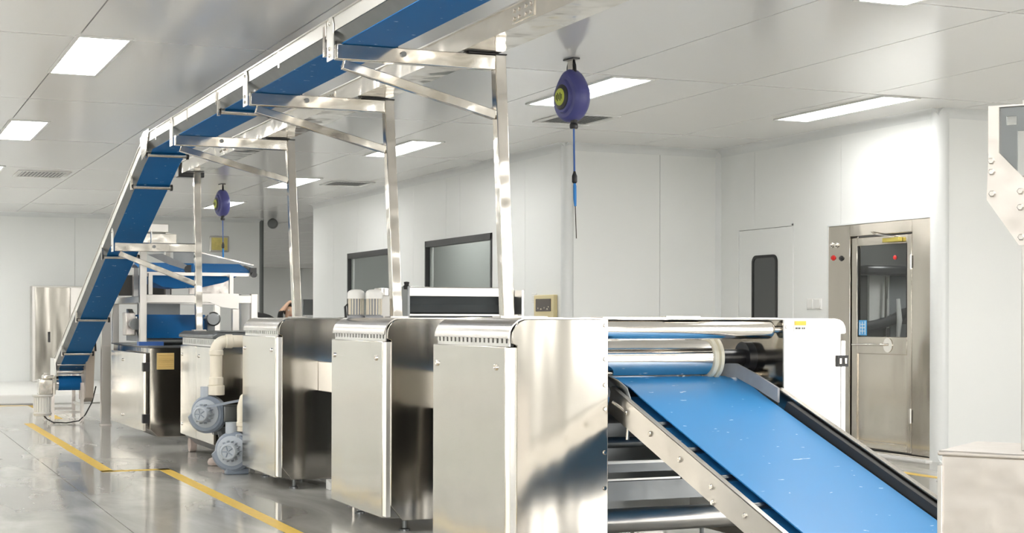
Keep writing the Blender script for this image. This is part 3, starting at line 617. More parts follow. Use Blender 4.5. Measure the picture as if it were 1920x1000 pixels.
# ------------------------------------------------------------------ long overhead conveyor
def overhead():
    t = thing('overhead_conveyor', 'long narrow blue overhead conveyor rising from the floor and running under the ceiling', 'conveyor', (2.47, 19.8, 0.0))
    path = [(4.2, 2.82), (13.35, 2.82), (13.75, 2.72), (19.95, 0.70)]
    L = MB()
    L.sweep_yz([(2.305, -0.02), (2.309, -0.02), (2.309, 0.052), (2.305, 0.052)], path)
    L.build('side_rail', 'steel_white', t)
    MB().sweep_yz([(2.309, -0.022), (2.313, -0.020), (2.360, -0.070), (2.354, -0.074)], path).build('belt_skirt', 'steel_dark', t)
    MB().sweep_yz([(2.296, 0.052), (2.34, 0.052), (2.34, 0.060), (2.296, 0.060)], path).build('rail_lip', 'steel_rail', t)
    R = MB().sweep_yz([(2.636, -0.04), (2.64, -0.04), (2.64, 0.052), (2.636, 0.052)], path).sweep_yz([(2.60, 0.048), (2.64, 0.048), (2.64, 0.052), (2.60, 0.052)], path)
    R.build('side_rail', 'steel_rail', t)
    MB().sweep_yz([(2.355, -0.078), (2.65, -0.078), (2.65, -0.073), (2.355, -0.073)], path).build('return_belt', 'belt_deep_blue', t)
    MB().sweep_yz([(2.33, 0.02), (2.62, 0.02), (2.62, 0.025), (2.33, 0.025)], path).build('carry_belt', 'belt_deep_blue', t)
    zc = lambda y: 2.82 if y < 13.35 else 2.72 - (y - 13.75) * (2.02 / 6.2) if y > 13.75 else 2.82 - (y - 13.35) * 0.25
    for y in (5.4, 7.95, 10.55, 13.42, 14.15, 15.9, 17.85, 19.1):
        zz = zc(y) - (0.098 if y < 13.5 else 0.103)
        MB().cyl((2.315, y, zz), (2.66, y, zz), 0.019, n=16).build('return_roller', 'steel_bright', t)
        MB().box(2.300, 2.316, y - 0.02, y + 0.02, zz - 0.03, zz + 0.13).build('roller_bracket', 'steel_bright', t)
        MB().cyl((2.655, y, zz), (2.675, y, zz), 0.03, n=12).cyl((2.306, y, zz), (2.322, y, zz), 0.026, n=12).build('roller_cap', 'plastic_black', t)
    for y in (6.1, 7.9, 8.9, 10.6, 11.6, 12.9):
        MB().box(2.300, 2.305, y - 0.012, y + 0.012, 2.775, 2.872).build('joint_strip', 'steel_bright', t)
    # bend plate
    MB().prism([(2.300, 13.2, 2.90), (2.300, 13.45, 2.90), (2.300, 13.62, 2.86), (2.300, 13.55, 2.66), (2.300, 13.35, 2.70)], (-0.005, 0, 0)).build('bend_plate', 'steel_bright', t)
    # tail: roller wrapped in belt, side plates, motor, legs
    MB().lathe([(0, 0), (0.09, 0), (0.09, 0.27), (0, 0.27)], (2.345, 19.80, 0.495), (1, 0, 0), 32).build('tail_drum', 'belt_deep_blue', t)
    MB().cyl((2.315, 19.80, 0.495), (2.345, 19.80, 0.495), 0.086, n=28).cyl((2.315, 19.7, 0.64), (2.64, 19.7, 0.64), 0.032, n=18).cyl((2.315, 19.62, 0.73), (2.64, 19.62, 0.73), 0.015, n=14).build('snub_roller', 'steel_polished', t)
    MB().prism([(2.29, 19.75, 0.80), (2.29, 20.15, 0.80), (2.29, 20.15, 0.40), (2.29, 19.72, 0.36), (2.29, 19.65, 0.60)], (0.015, 0, 0)).build('tail_plate', 'steel_white', t)
    MB().prism([(2.64, 19.45, 0.93), (2.64, 19.75, 1.02), (2.64, 20.15, 0.90), (2.64, 20.15, 0.28), (2.64, 19.75, 0.26), (2.64, 19.6, 0.32)], (0.10, 0, 0)).build('tail_guard', 'guard_beige', t)
    MB().box(2.645, 2.70, 19.72, 19.76, 0.52, 0.56).box(2.66, 2.69, 19.7, 19.74, 0.36, 0.42).cyl((2.62, 19.72, 0.72), (2.66, 19.72, 0.72), 0.03, n=12).build('latch', 'plastic_black', t)
    for (x, y) in ((2.27, 19.72), (2.62, 19.72), (2.27, 20.5), (2.62, 20.5)):
        MB().box(x - 0.02, x + 0.02, y - 0.02, y + 0.02, 0.03, 0.5 if y < 20 else 0.6).lathe([(0, 0), (0.03, 0), (0.03, 0.01), (0.01, 0.015), (0.01, 0.05), (0, 0.05)], (x, y, 0), n=12).build('leg', 'steel_pale', t)
    MB().bar((2.27, 19.72, 0.14), (2.62, 19.72, 0.14), 0.03, 0.03).bar((2.27, 20.5, 0.14), (2.62, 20.5, 0.14), 0.03, 0.03).bar((2.27, 19.72, 0.22), (2.27, 20.5, 0.22), 0.03, 0.03).bar((2.62, 19.72, 0.22), (2.62, 20.5, 0.22), 0.03, 0.03).build('stretcher', 'steel_rail', t)
    mt = MB().lathe([(0, 0), (0.10, 0), (0.112, 0.02), (0.118, 0.03), (0.118, 0.035), (0.095, 0.04), (0.095, 0.23), (0.118, 0.235), (0.13, 0.245), (0.13, 0.26), (0, 0.26)], (2.155, 19.75, 0.10), n=24).build('motor', 'motor_white', t)
    for k in range(20):
        a = 2 * PI * k / 20; c, s_ = math.cos(a), math.sin(a)
        MB().bar((2.155 + c * 0.103, 19.75 + s_ * 0.103, 0.145), (2.155 + c * 0.103, 19.75 + s_ * 0.103, 0.33), 0.006, 0.02, (c, s_, 0)).build('fin', 'motor_white', mt)
    MB().box(2.10, 2.27, 19.66, 19.86, 0.36, 0.55).box(2.15, 2.29, 19.68, 19.84, 0.55, 0.60).build('gearbox', 'steel_bright', t, bevel=0.012)
    MB().tube([(2.17, 19.75, 0.10), (2.20, 19.70, 0.06), (2.27, 19.66, 0.02), (2.42, 19.62, 0.012), (2.58, 19.68, 0.03), (2.66, 19.72, 0.10), (2.75, 19.78, 0.25), (2.80, 19.8, 0.45)], 0.008, 8).build('cable', 'rubber_black', t)
overhead()

# stainless supports carrying the overhead conveyor
def support(x, yb, yt, zb, zt, za, label, ya=None, xl=2.325, brace_drop=0.31):
    t = thing('conveyor_support', label, 'support', (x, yb, zb), 'bracket posts under the overhead conveyor')
    d = (yt - yb) / (zt - zb)
    MB().bar((x, yb, zb), (x, yt, zt), 0.066, 0.066, (0, 1, 0)).build('post', 'steel_bright', t, bevel=0.005)
    MB().box(x - 0.06, x + 0.06, yb - 0.06, yb + 0.06, zb, zb + 0.01).build('base_plate', 'steel_rail', t)
    ya = yt - 0.0 if ya is None else ya
    yp = yb + d * (za - zb)
    MB().bar((xl, ya, za - 0.042), (x + 0.03, yp - 0.005, za - 0.042), 0.055, 0.082).build('arm', 'steel_bright', t, bevel=0.005)
    zl = za - brace_drop; yl_ = yb + d * (zl - zb)
    MB().bar((xl + 0.04, ya, za - 0.105), (x - 0.03, yl_, zl - 0.02), 0.045, 0.05).build('brace', 'steel_bright', t, bevel=0.004)
    hp = MB().prism([(xl - 0.03, ya - 0.055, za - 0.09), (xl - 0.03, ya + 0.055, za - 0.09), (xl - 0.03, ya + 0.055, za + 0.08), (xl - 0.03, ya + 0.02, za + 0.135), (xl - 0.03, ya - 0.03, za + 0.135), (xl - 0.03, ya - 0.055, za + 0.09)], (0.006, 0, 0)).build('hanger_plate', 'steel_white', t)
    for zz in (za - 0.03, za - 0.065, za + 0.10): inst('bolt', BOLT_X, hp, (xl - 0.03, ya, zz))
    hs = MB().box(2.665, 2.672, ya - 0.02, ya + 0.02, za - 0.08, za + 0.13).build('hanger_strap', 'steel_polished', t)
    MB().lathe([(0, 0), (0.016, 0), (0.016, 0.012), (0, 0.012)], (2.69, ya - 0.03, za - 0.035), (0, -1, 0), 8).build('clamp_bolt', 'steel_dark', t)
    MB().box(x - 0.19, x + 0.035, yt - 0.04, yt + 0.04, za, za + 0.006).build('tray_pad', 'rubber_black', t)
    return t
support(3.25, 7.69, 7.82, 1.308, 2.742, 2.742, 'stainless bracket post standing on the nearest machine, under the overhead conveyor')
support(3.25, 9.53, 9.72, 1.308, 2.742, 2.742, 'stainless bracket post standing on the middle machine')
support(3.25, 11.97, 12.21, 1.308, 2.742, 2.742, 'stainless bracket post standing on the third machine')
S0 = support(3.12, 15.12, 15.25, 1.18, 2.742, 2.03, 'stainless bracket post on the low vented machine, holding the conveyor incline', ya=15.19, brace_drop=0.37)

# cable tray lying on the bracket posts
ct = thing('cable_tray', 'long stainless cable tray lying across the tops of the bracket posts', 'cable tray', (3.12, 9.0, 2.75))
MB().box(3.02, 3.24, 4.3, 15.6, 2.750, 2.754).box(3.02, 3.024, 4.3, 15.6, 2.754, 2.862).box(3.236, 3.24, 4.3, 15.6, 2.754, 2.84).build('channel', 'steel_bright', ct)
MB().box(3.01, 3.03, 4.3, 15.6, 2.860, 2.868).build('edge_lip', 'steel_rail', ct)
for y in (6.95, 10.3, 13.6):
    jp = MB().box(3.014, 3.02, y - 0.14, y + 0.14, 2.77, 2.85).build('joint_plate', 'steel_bright', ct)
    for dy in (-0.10, -0.04, 0.04, 0.10):
        for zz in (2.79, 2.83): inst('bolt', BOLT_X, jp, (3.014, y + dy, zz))
MB().box(3.0, 3.26, 15.55, 15.7, 2.72, 2.88).build('end_box', 'plastic_black', ct, bevel=0.008)

# ------------------------------------------------------------------ motors and hopper on the middle machine
def fin_motor(x, y, r, h, label, mat='motor_white'):
    t = thing('fin_motor', label, 'motor', (x, y, 1.308), 'ribbed motors on the middle machine')
    z = 1.308
    MB().lathe([(0, 0), (r * 1.15, 0), (r * 1.15, 0.012), (r * 0.85, 0.016), (r * 0.85, h * 0.68), (0, h * 0.68)], (x, y, z), n=22).build('housing', 'guide_grey', t)
    MB().lathe([(r * 0.8, 0), (r * 1.1, 0), (r * 1.1, h * 0.2), (r * 0.95, h * 0.27), (r * 0.6, h * 0.32), (0, h * 0.33)], (x, y, z + h * 0.66), n=22).build('fan_cover', mat, t)
    fm = MB().box(-0.0025, 0.0025, 0, r * 0.16, 0, h * 0.62).mesh('fin', 'pipe_cream')
    for k in range(16):
        a = 2 * PI * k / 16; o = inst('fin', fm, t, (x + math.sin(-a) * r * 0.84, y + math.cos(a) * r * 0.84, z + 0.02)); o.rotation_euler = (0, 0, a)
    return t
FM = fin_motor(3.085, 9.88, 0.053, 0.19, 'white ribbed motor on the middle machine, the one farther from the post')
fin_motor(3.185, 9.80, 0.053, 0.19, 'white ribbed motor with a terminal box on the middle machine, next to the post')
tb = thing('junction_box', 'pale junction box with a grey cap beside the ribbed motors', 'junction box', (3.30, 9.93, 1.308))
MB().box(3.25, 3.33, 9.90, 9.98, 1.308, 1.46).build('box', 'motor_white', tb, bevel=0.006)
MB().lathe([(0, 0), (0.055, 0), (0.055, 0.045), (0, 0.05)], (3.285, 9.925, 1.46), n=20).build('cap', 'steel_rail', tb)
MB().tube([(3.02, 9.9, 1.309), (3.015, 9.9, 1.38), (3.03, 9.9, 1.40), (3.04, 9.9, 1.36), (3.04, 9.9, 1.309)], 0.008, 8).build('cable_loop', 'rubber_black', FM)

hp = thing('feed_hopper', 'open steel hopper with a dark trough between the two nearest posts', 'hopper', (3.9, 9.85, 1.309))
MB().box(3.45, 4.24, 9.90, 9.92, 1.455, 1.515).build('front_band', 'steel_rail', hp, bevel=0.003)
pr_ = [(9.92, 1.455), (10.0, 1.40), (9.96, 1.345), (9.88, 1.33)]
MB().prism([(3.45, y, z) for y, z in pr_] + [(3.45, y + 0.012, z - 0.004) for y, z in pr_[::-1]], (0.79, 0, 0)).build('trough', 'steel_dark', hp)
MB().box(3.45, 4.24, 9.84, 9.88, 1.322, 1.334).build('lip_bar', 'steel_white', hp)
MB().box(3.435, 3.45, 9.84, 10.20, 1.309, 1.52).build('end_plate', 'steel_dark', hp)
MB().box(4.24, 4.255, 9.77, 10.20, 1.309, 1.50).build('end_plate', 'steel_rail', hp)
MB().box(3.45, 4.24, 10.17, 10.19, 1.309, 1.515).build('back_plate', 'steel_dark', hp)
MB().cyl((3.45, 10.06, 1.512), (4.24, 10.06, 1.512), 0.010, n=12).build('tie_rod', 'steel_polished', hp)
MB().lathe([(0, 0), (0.02, 0), (0.026, 0.02), (0.016, 0.03), (0.02, 0.05), (0, 0.055)], (3.44, 9.88, 1.50), n=12).build('knob', 'plastic_black', hp)

# ------------------------------------------------------------------ low vented machine
def low_machine():
    t = thing('low_machine', 'lower steel machine with a dark top and slotted vent strip, beside the white pipe', 'machine', (3.7, 14.45, 0))
    MB().box(3.0, 4.6, 13.72, 15.24, 0.16, 1.13).build('cabinet_body', 'steel_sheet', t)
    MB().prism([(2.95, 13.70, 1.115), (2.95, 13.70, 1.15), (3.0, 13.70, 1.18), (4.6, 13.70, 1.18), (4.6, 13.70, 1.115)], (0, 1.56, 0)).build('top_hood', 'steel_dark', t, bevel=0.01)
    slotted_x(2.985, 2.995, 13.74, 15.24, 1.045, 1.118, 22).build('vent_panel', 'steel_white', t)
    MB().box(2.996, 3.001, 13.74, 15.24, 1.045, 1.118).build('vent_backing', 'rubber_black', t)
    for (a, b) in ((13.73, 14.49), (14.50, 15.24)):
        d = MB().box(2.965, 2.99, a, b, 0.17, 1.04).build('door', 'steel_door', t, bevel=0.005)
        for zz in (0.95, 0.27): inst('lock_screw', SCREW_LOCK, d, (2.965, b - 0.08 if b > 15 else a + 0.65, zz))
    MB().prism([(3.0, 13.8, 0.16), (3.06, 13.8, 0.09), (3.2, 13.8, 0.09), (3.2, 13.8, 0.16)], (0, 1.4, 0)).build('skirt', 'steel_dark', t)
    for y in (13.86, 15.08):
        MB().cyl((3.02, y, 0.075), (3.08, y, 0.075), 0.075, n=20).build('caster', 'stone_pink', t)
    for y in (13.86, 15.08): MB().cyl((4.45, y, 0.075), (4.51, y, 0.075), 0.075, n=20).build('caster', 'stone_pink', t)
low_machine()
def stone(x, y, s, label):
    bm = bmesh.new(); bmesh.ops.create_icosphere(bm, subdivisions=2, radius=1)
    for v in bm.verts:
        k = 1 + 0.12 * math.sin(5 * v.co.x + 3 * v.co.y) ; v.co = Vector((v.co.x * s * k, v.co.y * s * 0.7 * k, max(-0.6, v.co.z) * s * 0.6))
    zmin = min(v.co.z for v in bm.verts)
    for v in bm.verts: v.co.z -= zmin
    me = bpy.data.meshes.new('floor_stone'); bm.to_mesh(me); bm.free(); me.materials.append(MATS['stone_pink'])
    o = bpy.data.objects.new('floor_stone', me); C.objects.link(o); o.location = (x, y, 0); tag(o, label, 'stone')
stone(2.98, 13.60, 0.09, 'pale rough block on the floor beside the low machine')
stone(2.93, 12.84, 0.08, 'pale rough block under the lower grey blower')

# ------------------------------------------------------------------ blowers and pipe
def blower(c, ax, R, label, base_z):
    t = thing('blower', label, 'blower', (c[0], c[1], base_z), 'grey centrifugal blowers')
    c = Vector(c); ax = Vector(ax).normalized(); s = ax.cross(Vector((0, 0, 1))).normalized(); u = Vector((0, 0, 1))
    # spiral casing
    n = 36; W = 0.055
    out = []
    for k in range(n):
        a = 2 * PI * k / n; rr = R * (0.86 + 0.20 * k / n); out.append(c + (s * math.cos(a) + u * math.sin(a)) * rr)
    vs = []
    for f_, off in ((0.88, -W), (1.0, -W * 0.6), (1.0, W * 0.6), (0.88, W)): vs += [c + (p - c) * f_ + ax * off for p in out]
    fs = []
    for j in range(3):
        for k in range(n): fs.append((j * n + k, j * n + (k + 1) % n, (j + 1) * n + (k + 1) % n, (j + 1) * n + k))
    fs += [tuple(range(n))[::-1], tuple(3 * n + k for k in range(n))]
    MB().add(vs, fs).build('volute_casing', 'blower_grey', t)
    MB().lathe([(R * 0.35, W * 0.9), (R * 0.70, W * 0.9), (R * 0.72, W + 0.008), (R * 0.62, W + 0.012), (R * 0.35, W + 0.02)], c, ax, 32).build('face_ring', 'blower_light', t)
    mt = MB().lathe([(0, W), (R * 0.42, W), (R * 0.42, W + 0.09), (R * 0.36, W + 0.11), (R * 0.30, W + 0.115), (R * 0.28, W + 0.105), (0, W + 0.105)], c, ax, 24).build('motor', 'blower_light', t)
    for k in range(14):
        a = 2 * PI * k / 14; d = s * math.cos(a) + u * math.sin(a)
        MB().bar(c + d * R * 0.45 + ax * (W + 0.01), c + d * R * 0.45 + ax * (W + 0.085), 0.006, 0.02, d).build('fin', 'blower_light', mt)
    for k in range(5):
        a = 2 * PI * k / 5; d = s * math.cos(a) + u * math.sin(a)
        MB().bar(c + d * R * 0.04 + ax * (W + 0.108), c + d * R * 0.27 + ax * (W + 0.108), 0.008, 0.006, d).build('fan_guard', 'blower_grey', mt)
    MB().cyl(c + u * R * 0.6 + s * 0.02, c + u * (R * 1.0 + 0.06) + s * 0.02, 0.05, n=20).build('outlet', 'blower_light', t)
    return t, c, ax, s
b1, c, ax, s = blower((2.80, 13.17, 0.49), (-0.6, -0.8, 0), 0.168, 'upper grey blower hanging under the cream elbow pipe', 0.33)
MB().box(2.90, 3.07, 13.02, 13.20, 0.42, 0.56).build('terminal_box', 'steel_dark', b1, bevel=0.01)
MB().bar((2.72, 13.05, 0.545), (3.06, 12.98, 0.61), 0.02, 0.02).build('mount_bar', 'blower_grey', b1)
MB().box(2.86, 3.26, 13.22, 13.30, 0.30, 0.36).bar((2.9, 13.2, 0.33), (2.97, 13.1, 0.0), 0.03, 0.03, (0, 1, 0)).bar((3.2, 13.26, 0.33), (3.2, 13.26, 0.0), 0.04, 0.04, (0, 1, 0)).build('stand', 'steel_dark', b1)
b2, c, ax, s = blower((2.93, 12.78, 0.20), (-0.5, -0.86, 0), 0.175, 'lower grey blower resting on the floor behind the third machine door', 0.0)
MB().box(2.86, 3.05, 12.74, 12.92, 0.0, 0.05).build('stand', 'blower_grey', b2, bevel=0.008)
MB().box(2.93, 3.02, 12.70, 12.78, 0.27, 0.34).build('terminal_box', 'blower_light', b2, bevel=0.008)
def pipe(pts, r, label, collars):
    t = thing('air_pipe', label, 'pipe', pts[0], 'cream plastic air pipes')
    MB().tube(pts, r, 20).build('pipe_run', 'pipe_cream', t)
    for p, q, rr in collars: MB().cyl(p, q, rr, n=24).build('collar', 'pipe_cream', t, bevel=0.006)
el = [(2.861, 13.15, 0.66), (2.861, 13.15, 1.02)] + [(2.861 + 0.085 * (1 - math.cos(a)), 13.15, 1.02 + 0.085 * math.sin(a)) for a in [PI / 2 * k / 6 for k in range(1, 7)]] + [(3.40, 13.15, 1.105)]
pipe(el, 0.053, 'cream elbow pipe rising from the upper blower and turning into the machines',
     [((2.861, 13.15, 0.645), (2.861, 13.15, 0.73), 0.072), ((2.861, 13.15, 0.73), (2.861, 13.15, 0.80), 0.062), ((2.861, 13.15, 0.985), (2.861, 13.15, 1.03), 0.060), ((2.94, 13.15, 1.105), (3.0, 13.15, 1.105), 0.060)])
pipe([(3.0, 12.75, 0.36), (3.0, 12.75, 0.56), (3.02, 12.75, 0.63), (3.08, 12.75, 0.68), (3.35, 12.75, 0.70)], 0.05, 'shorter cream pipe above the lower blower, half behind the machine door', [((3.0, 12.75, 0.40), (3.0, 12.75, 0.44), 0.056)])

# ------------------------------------------------------------------ dough feeding machine
def feeder():
    t = thing('feeding_machine', 'boxy steel feeding machine with an open frame and blue belt on top', 'machine', (3.3, 17.0, 0))
    MB().prism([(2.80, 16.0, 0.16), (2.88, 16.0, 0.08), (4.0, 16.0, 0.08), (4.0, 16.0, 1.0), (2.80, 16.0, 1.0)], (0, 2.4, 0)).build('cabinet_body', 'steel_sheet', t, bevel=0.008)
    MB().box(2.78, 4.02, 15.98, 18.42, 1.0, 1.02).build('table_top', 'steel_dark', t)
    d = MB().prism([(2.775, 16.07, 0.14), (2.745, 16.07, 0.14), (2.70, 17.9, 0.14), (2.73, 17.9, 0.14)], (0, 0, 0.80)).build('door', 'steel_door', t, bevel=0.005)
    for zz in (0.80, 0.27): MB().box(2.735, 2.80, 16.02, 16.09, zz - 0.045, zz + 0.045).build('hinge', 'rubber_black', d)
    for zz in (0.85, 0.25): inst('lock_screw', SCREW_LOCK, d, (2.715, 17.2, zz))
    g = MB().box(2.87, 3.045, 15.985, 16.0, 0.775, 0.945).build('vent_grille', 'grille_yellow', t, bevel=0.004)
    sm = MB().prism([(0, 0, 0), (0, -0.008, -0.004), (0, -0.008, -0.009), (0, 0, -0.012)], (0.15, 0, 0)).mesh('slat', 'grille_yellow')
    for k in range(8): inst('slat', sm, g, (2.8825, 15.985, 0.932 - k * 0.0185))
    for (x, y, za, zb) in ((2.745, 16.1, 1.02, 2.05), (3.9, 16.1, 1.02, 1.56), (2.745, 17.9, 1.02, 2.05), (3.9, 17.9, 1.02, 1.75)):
        MB().box(x - 0.035, x + 0.035, y - 0.035, y + 0.035, za, zb).build('upright', 'steel_frame', t, bevel=0.004)
    MB().box(2.71, 3.94, 16.07, 16.13, 1.46, 1.545).build('cross_beam', 'steel_frame', t, bevel=0.004)
    MB().box(2.71, 3.94, 17.87, 17.93, 1.46, 1.545).build('cross_beam', 'steel_frame', t, bevel=0.004)
    MB().box(2.71, 2.78, 16.1, 17.9, 1.46, 1.53).build('cross_beam', 'steel_frame', t, bevel=0.004)
    MB().prism([(3.33, 16.05, 1.56), (3.73, 16.05, 1.56), (3.73, 16.05, 1.40), (3.55, 16.05, 1.42), (3.42, 16.05, 1.47), (3.33, 16.05, 1.48)], (0, 0.02, 0)).build('gusset_plate', 'steel_frame', t)
    MB().box(3.66, 3.73, 16.03, 16.10, 1.02, 1.40).build('upright', 'steel_frame', t, bevel=0.004)
    MB().box(3.30, 3.72, 16.5, 16.52, 1.56, 1.78).build('back_panel', 'steel_pale', t)
    MB().box(3.81, 3.935, 16.3, 16.5, 1.02, 1.56).build('control_post', 'paint_white', t, bevel=0.006)
    # low blue belt
    MB().prism([(2.80, 16.25, 1.075), (2.80, 16.75, 1.34), (2.80, 16.95, 1.335), (2.80, 16.95, 1.32), (2.80, 16.76, 1.322), (2.80, 16.26, 1.06)], (0.72, 0, 0)).build('belt', 'belt_deep_blue', t)
    MB().prism([(2.72, 16.2, 1.06), (2.72, 16.22, 1.10), (2.72, 16.9, 1.40), (2.72, 16.98, 1.40), (2.72, 16.98, 1.06)], (0.05, 0, 0)).build('belt_guard', 'steel_dark', t)
    MB().box(2.84, 3.3, 17.0, 17.02, 1.06, 1.46).build('belt_guard', 'steel_dark', t)
    MB().cyl((2.77, 16.25, 1.06), (3.55, 16.25, 1.06), 0.035, n=18).build('nose_roller', 'steel_dark', t)
    m_ = MB().lathe([(0, 0), (0.075, 0), (0.075, 0.10), (0.06, 0.12), (0, 0.12)], (3.46, 16.05, 1.295), (-0.2, -1, 0), 22).build('hand_wheel', 'steel_dark', t)
    MB().cyl((3.46, 16.15, 1.295), (3.46, 16.4, 1.295), 0.03).box(3.42, 3.50, 16.15, 16.3, 1.02, 1.29).build('wheel_mount', 'steel_dark', t)
    # small parts on the left
    MB().box(2.62, 2.72, 16.4, 16.6, 1.12, 1.36).build('drive_box', 'steel_pale', t, bevel=0.01)
    MB().lathe([(0, 0), (0.06, 0), (0.06, 0.10), (0, 0.10)], (2.70, 16.35, 1.24), (0, -1, 0), 18).build('drive_motor', 'steel_dark', t)
    MB().box(2.70, 2.95, 16.05, 16.18, 1.02, 1.06).build('blue_tool_tray', 'cable_blue', t)
    # upper box sections
    MB().box(2.80, 3.30, 17.2, 17.5, 2.125, 2.235).build('upper_duct', 'steel_bright', t, bevel=0.006)
    MB().box(2.82, 3.22, 17.25, 17.5, 2.25, 2.345).build('upper_duct', 'steel_rail', t, bevel=0.006)
    MB().box(2.85, 2.9, 17.3, 17.4, 1.53, 2.13).box(3.2, 3.25, 17.3, 17.4, 1.53, 2.25).build('duct_leg', 'steel_frame', t)
    MB().box(2.72, 3.3, 17.5, 17.52, 1.55, 1.78).build('back_panel', 'dark_interior', t)
feeder()
def cross_conveyor():
    t = thing('cross_conveyor', 'short blue cross conveyor with a dark sloping guard and a nose pointing right', 'conveyor', (3.4, 16.6, 1.545))
    MB().prism([(2.78, 16.25, 1.79), (2.78, 16.85, 1.90), (2.78, 16.85, 1.885), (2.78, 16.25, 1.775)], (1.14, 0, 0)).build('belt', 'belt_deep_blue', t)
    MB().prism([(3.20, 16.86, 1.84), (3.20, 16.86, 2.06), (3.30, 16.86, 2.06), (4.08, 16.86, 1.885), (4.08, 16.86, 1.84)], (0, 0.015, 0)).build('side_guard', 'steel_dark', t)
    MB().bar((3.28, 16.86, 2.065), (4.08, 16.86, 1.89), 0.02, 0.012).build('guard_edge', 'steel_bright', t)
    MB().bar((2.76, 16.22, 1.765), (3.95, 16.22, 1.765), 0.02, 0.035).build('side_rail', 'steel_rail', t)
    MB().bar((2.76, 16.88, 1.86), (4.08, 16.88, 1.86), 0.02, 0.035).build('side_rail', 'steel_rail', t)
    # slack belt under the rails
    lo = [(2.82, 1.76), (2.88, 1.68), (2.98, 1.63), (3.12, 1.615), (3.40, 1.63), (3.62, 1.68), (3.78, 1.755)]
    MB().prism([(x, 16.30, z) for x, z in lo], (0, 0.5, 0)).build('slack_belt', 'belt_deep_blue', t)
    MB().cyl((3.92, 16.2, 1.80), (3.99, 16.9, 1.86), 0.03, n=16).build('nose_roller', 'steel_dark', t)
    MB().box(3.88, 3.95, 16.18, 16.215, 1.76, 1.84).cyl((3.92, 16.2, 1.765), (3.92, 16.15, 1.765), 0.03, n=14).build('nose_bracket', 'plastic_black', t)
    MB().box(3.20, 3.26, 16.2, 16.24, 1.78, 1.86).cyl((3.21, 16.2, 1.82), (3.21, 16.14, 1.82), 0.03, n=14).build('tension_bracket', 'plastic_black', t)
    MB().prism([(2.80, 16.15, 1.96), (2.95, 16.15, 1.97), (3.20, 16.15, 1.86), (3.22, 16.15, 1.80), (3.02, 16.15, 1.86)], (0, 0.01, 0)).build('cover_plate', 'guide_grey', t)
    for x in (2.82, 3.66): MB().box(x - 0.02, x + 0.02, 16.08, 16.12, 1.545, 1.76).bar((x, 16.1, 1.75), (x, 16.24, 1.75), 0.03, 0.03).build('standoff', 'steel_frame', t)
cross_conveyor()
# tall pillar between the incline and the feeding machine
t = thing('steel_pillar', 'tall narrow steel pillar between the conveyor tail and the feeding machine', 'pillar', (2.83, 19.2, 0))
MB().box(2.775, 2.885, 19.15, 19.25, 0.02, 1.36).build('column', 'steel_rail', t, bevel=0.004)
MB().box(2.765, 2.895, 19.13, 19.27, 0.0, 0.02).build('base_plate', 'steel_pale', t)
MB().box(2.775, 2.885, 19.145, 19.15, 0.96, 0.97).build('weld_band', 'steel_pale', t)
MB().tube([(2.78, 19.2, 1.2), (2.72, 19.2, 1.22), (2.70, 19.2, 1.10), (2.71, 19.2, 0.9)], 0.012, 8).build('cable', 'rubber_black', t)

# ------------------------------------------------------------------ electrical cabinet at the far wall
t = thing('electrical_cabinet', 'tall stainless electrical cabinet against the far wall', 'cabinet', (3.46, 29.35, 0.14))
MB().box(3.0, 3.93, 29.2, 29.58, 0.14, 1.885).build('cabinet_body', 'steel_frame', t, bevel=0.01)
d = MB().box(3.05, 3.66, 29.17, 29.2, 0.18, 1.86).build('door', 'steel_sheet', t, bevel=0.006)
MB().box(3.27, 3.31, 29.14, 29.17, 0.86, 1.05).build('handle', 'plastic_black', d)
d = MB().box(3.67, 3.91, 29.175, 29.2, 0.18, 1.86).build('door', 'steel_rail', t, bevel=0.006)
MB().box(3.70, 3.73, 29.15, 29.175, 1.10, 1.2).build('handle', 'plastic_black', d)

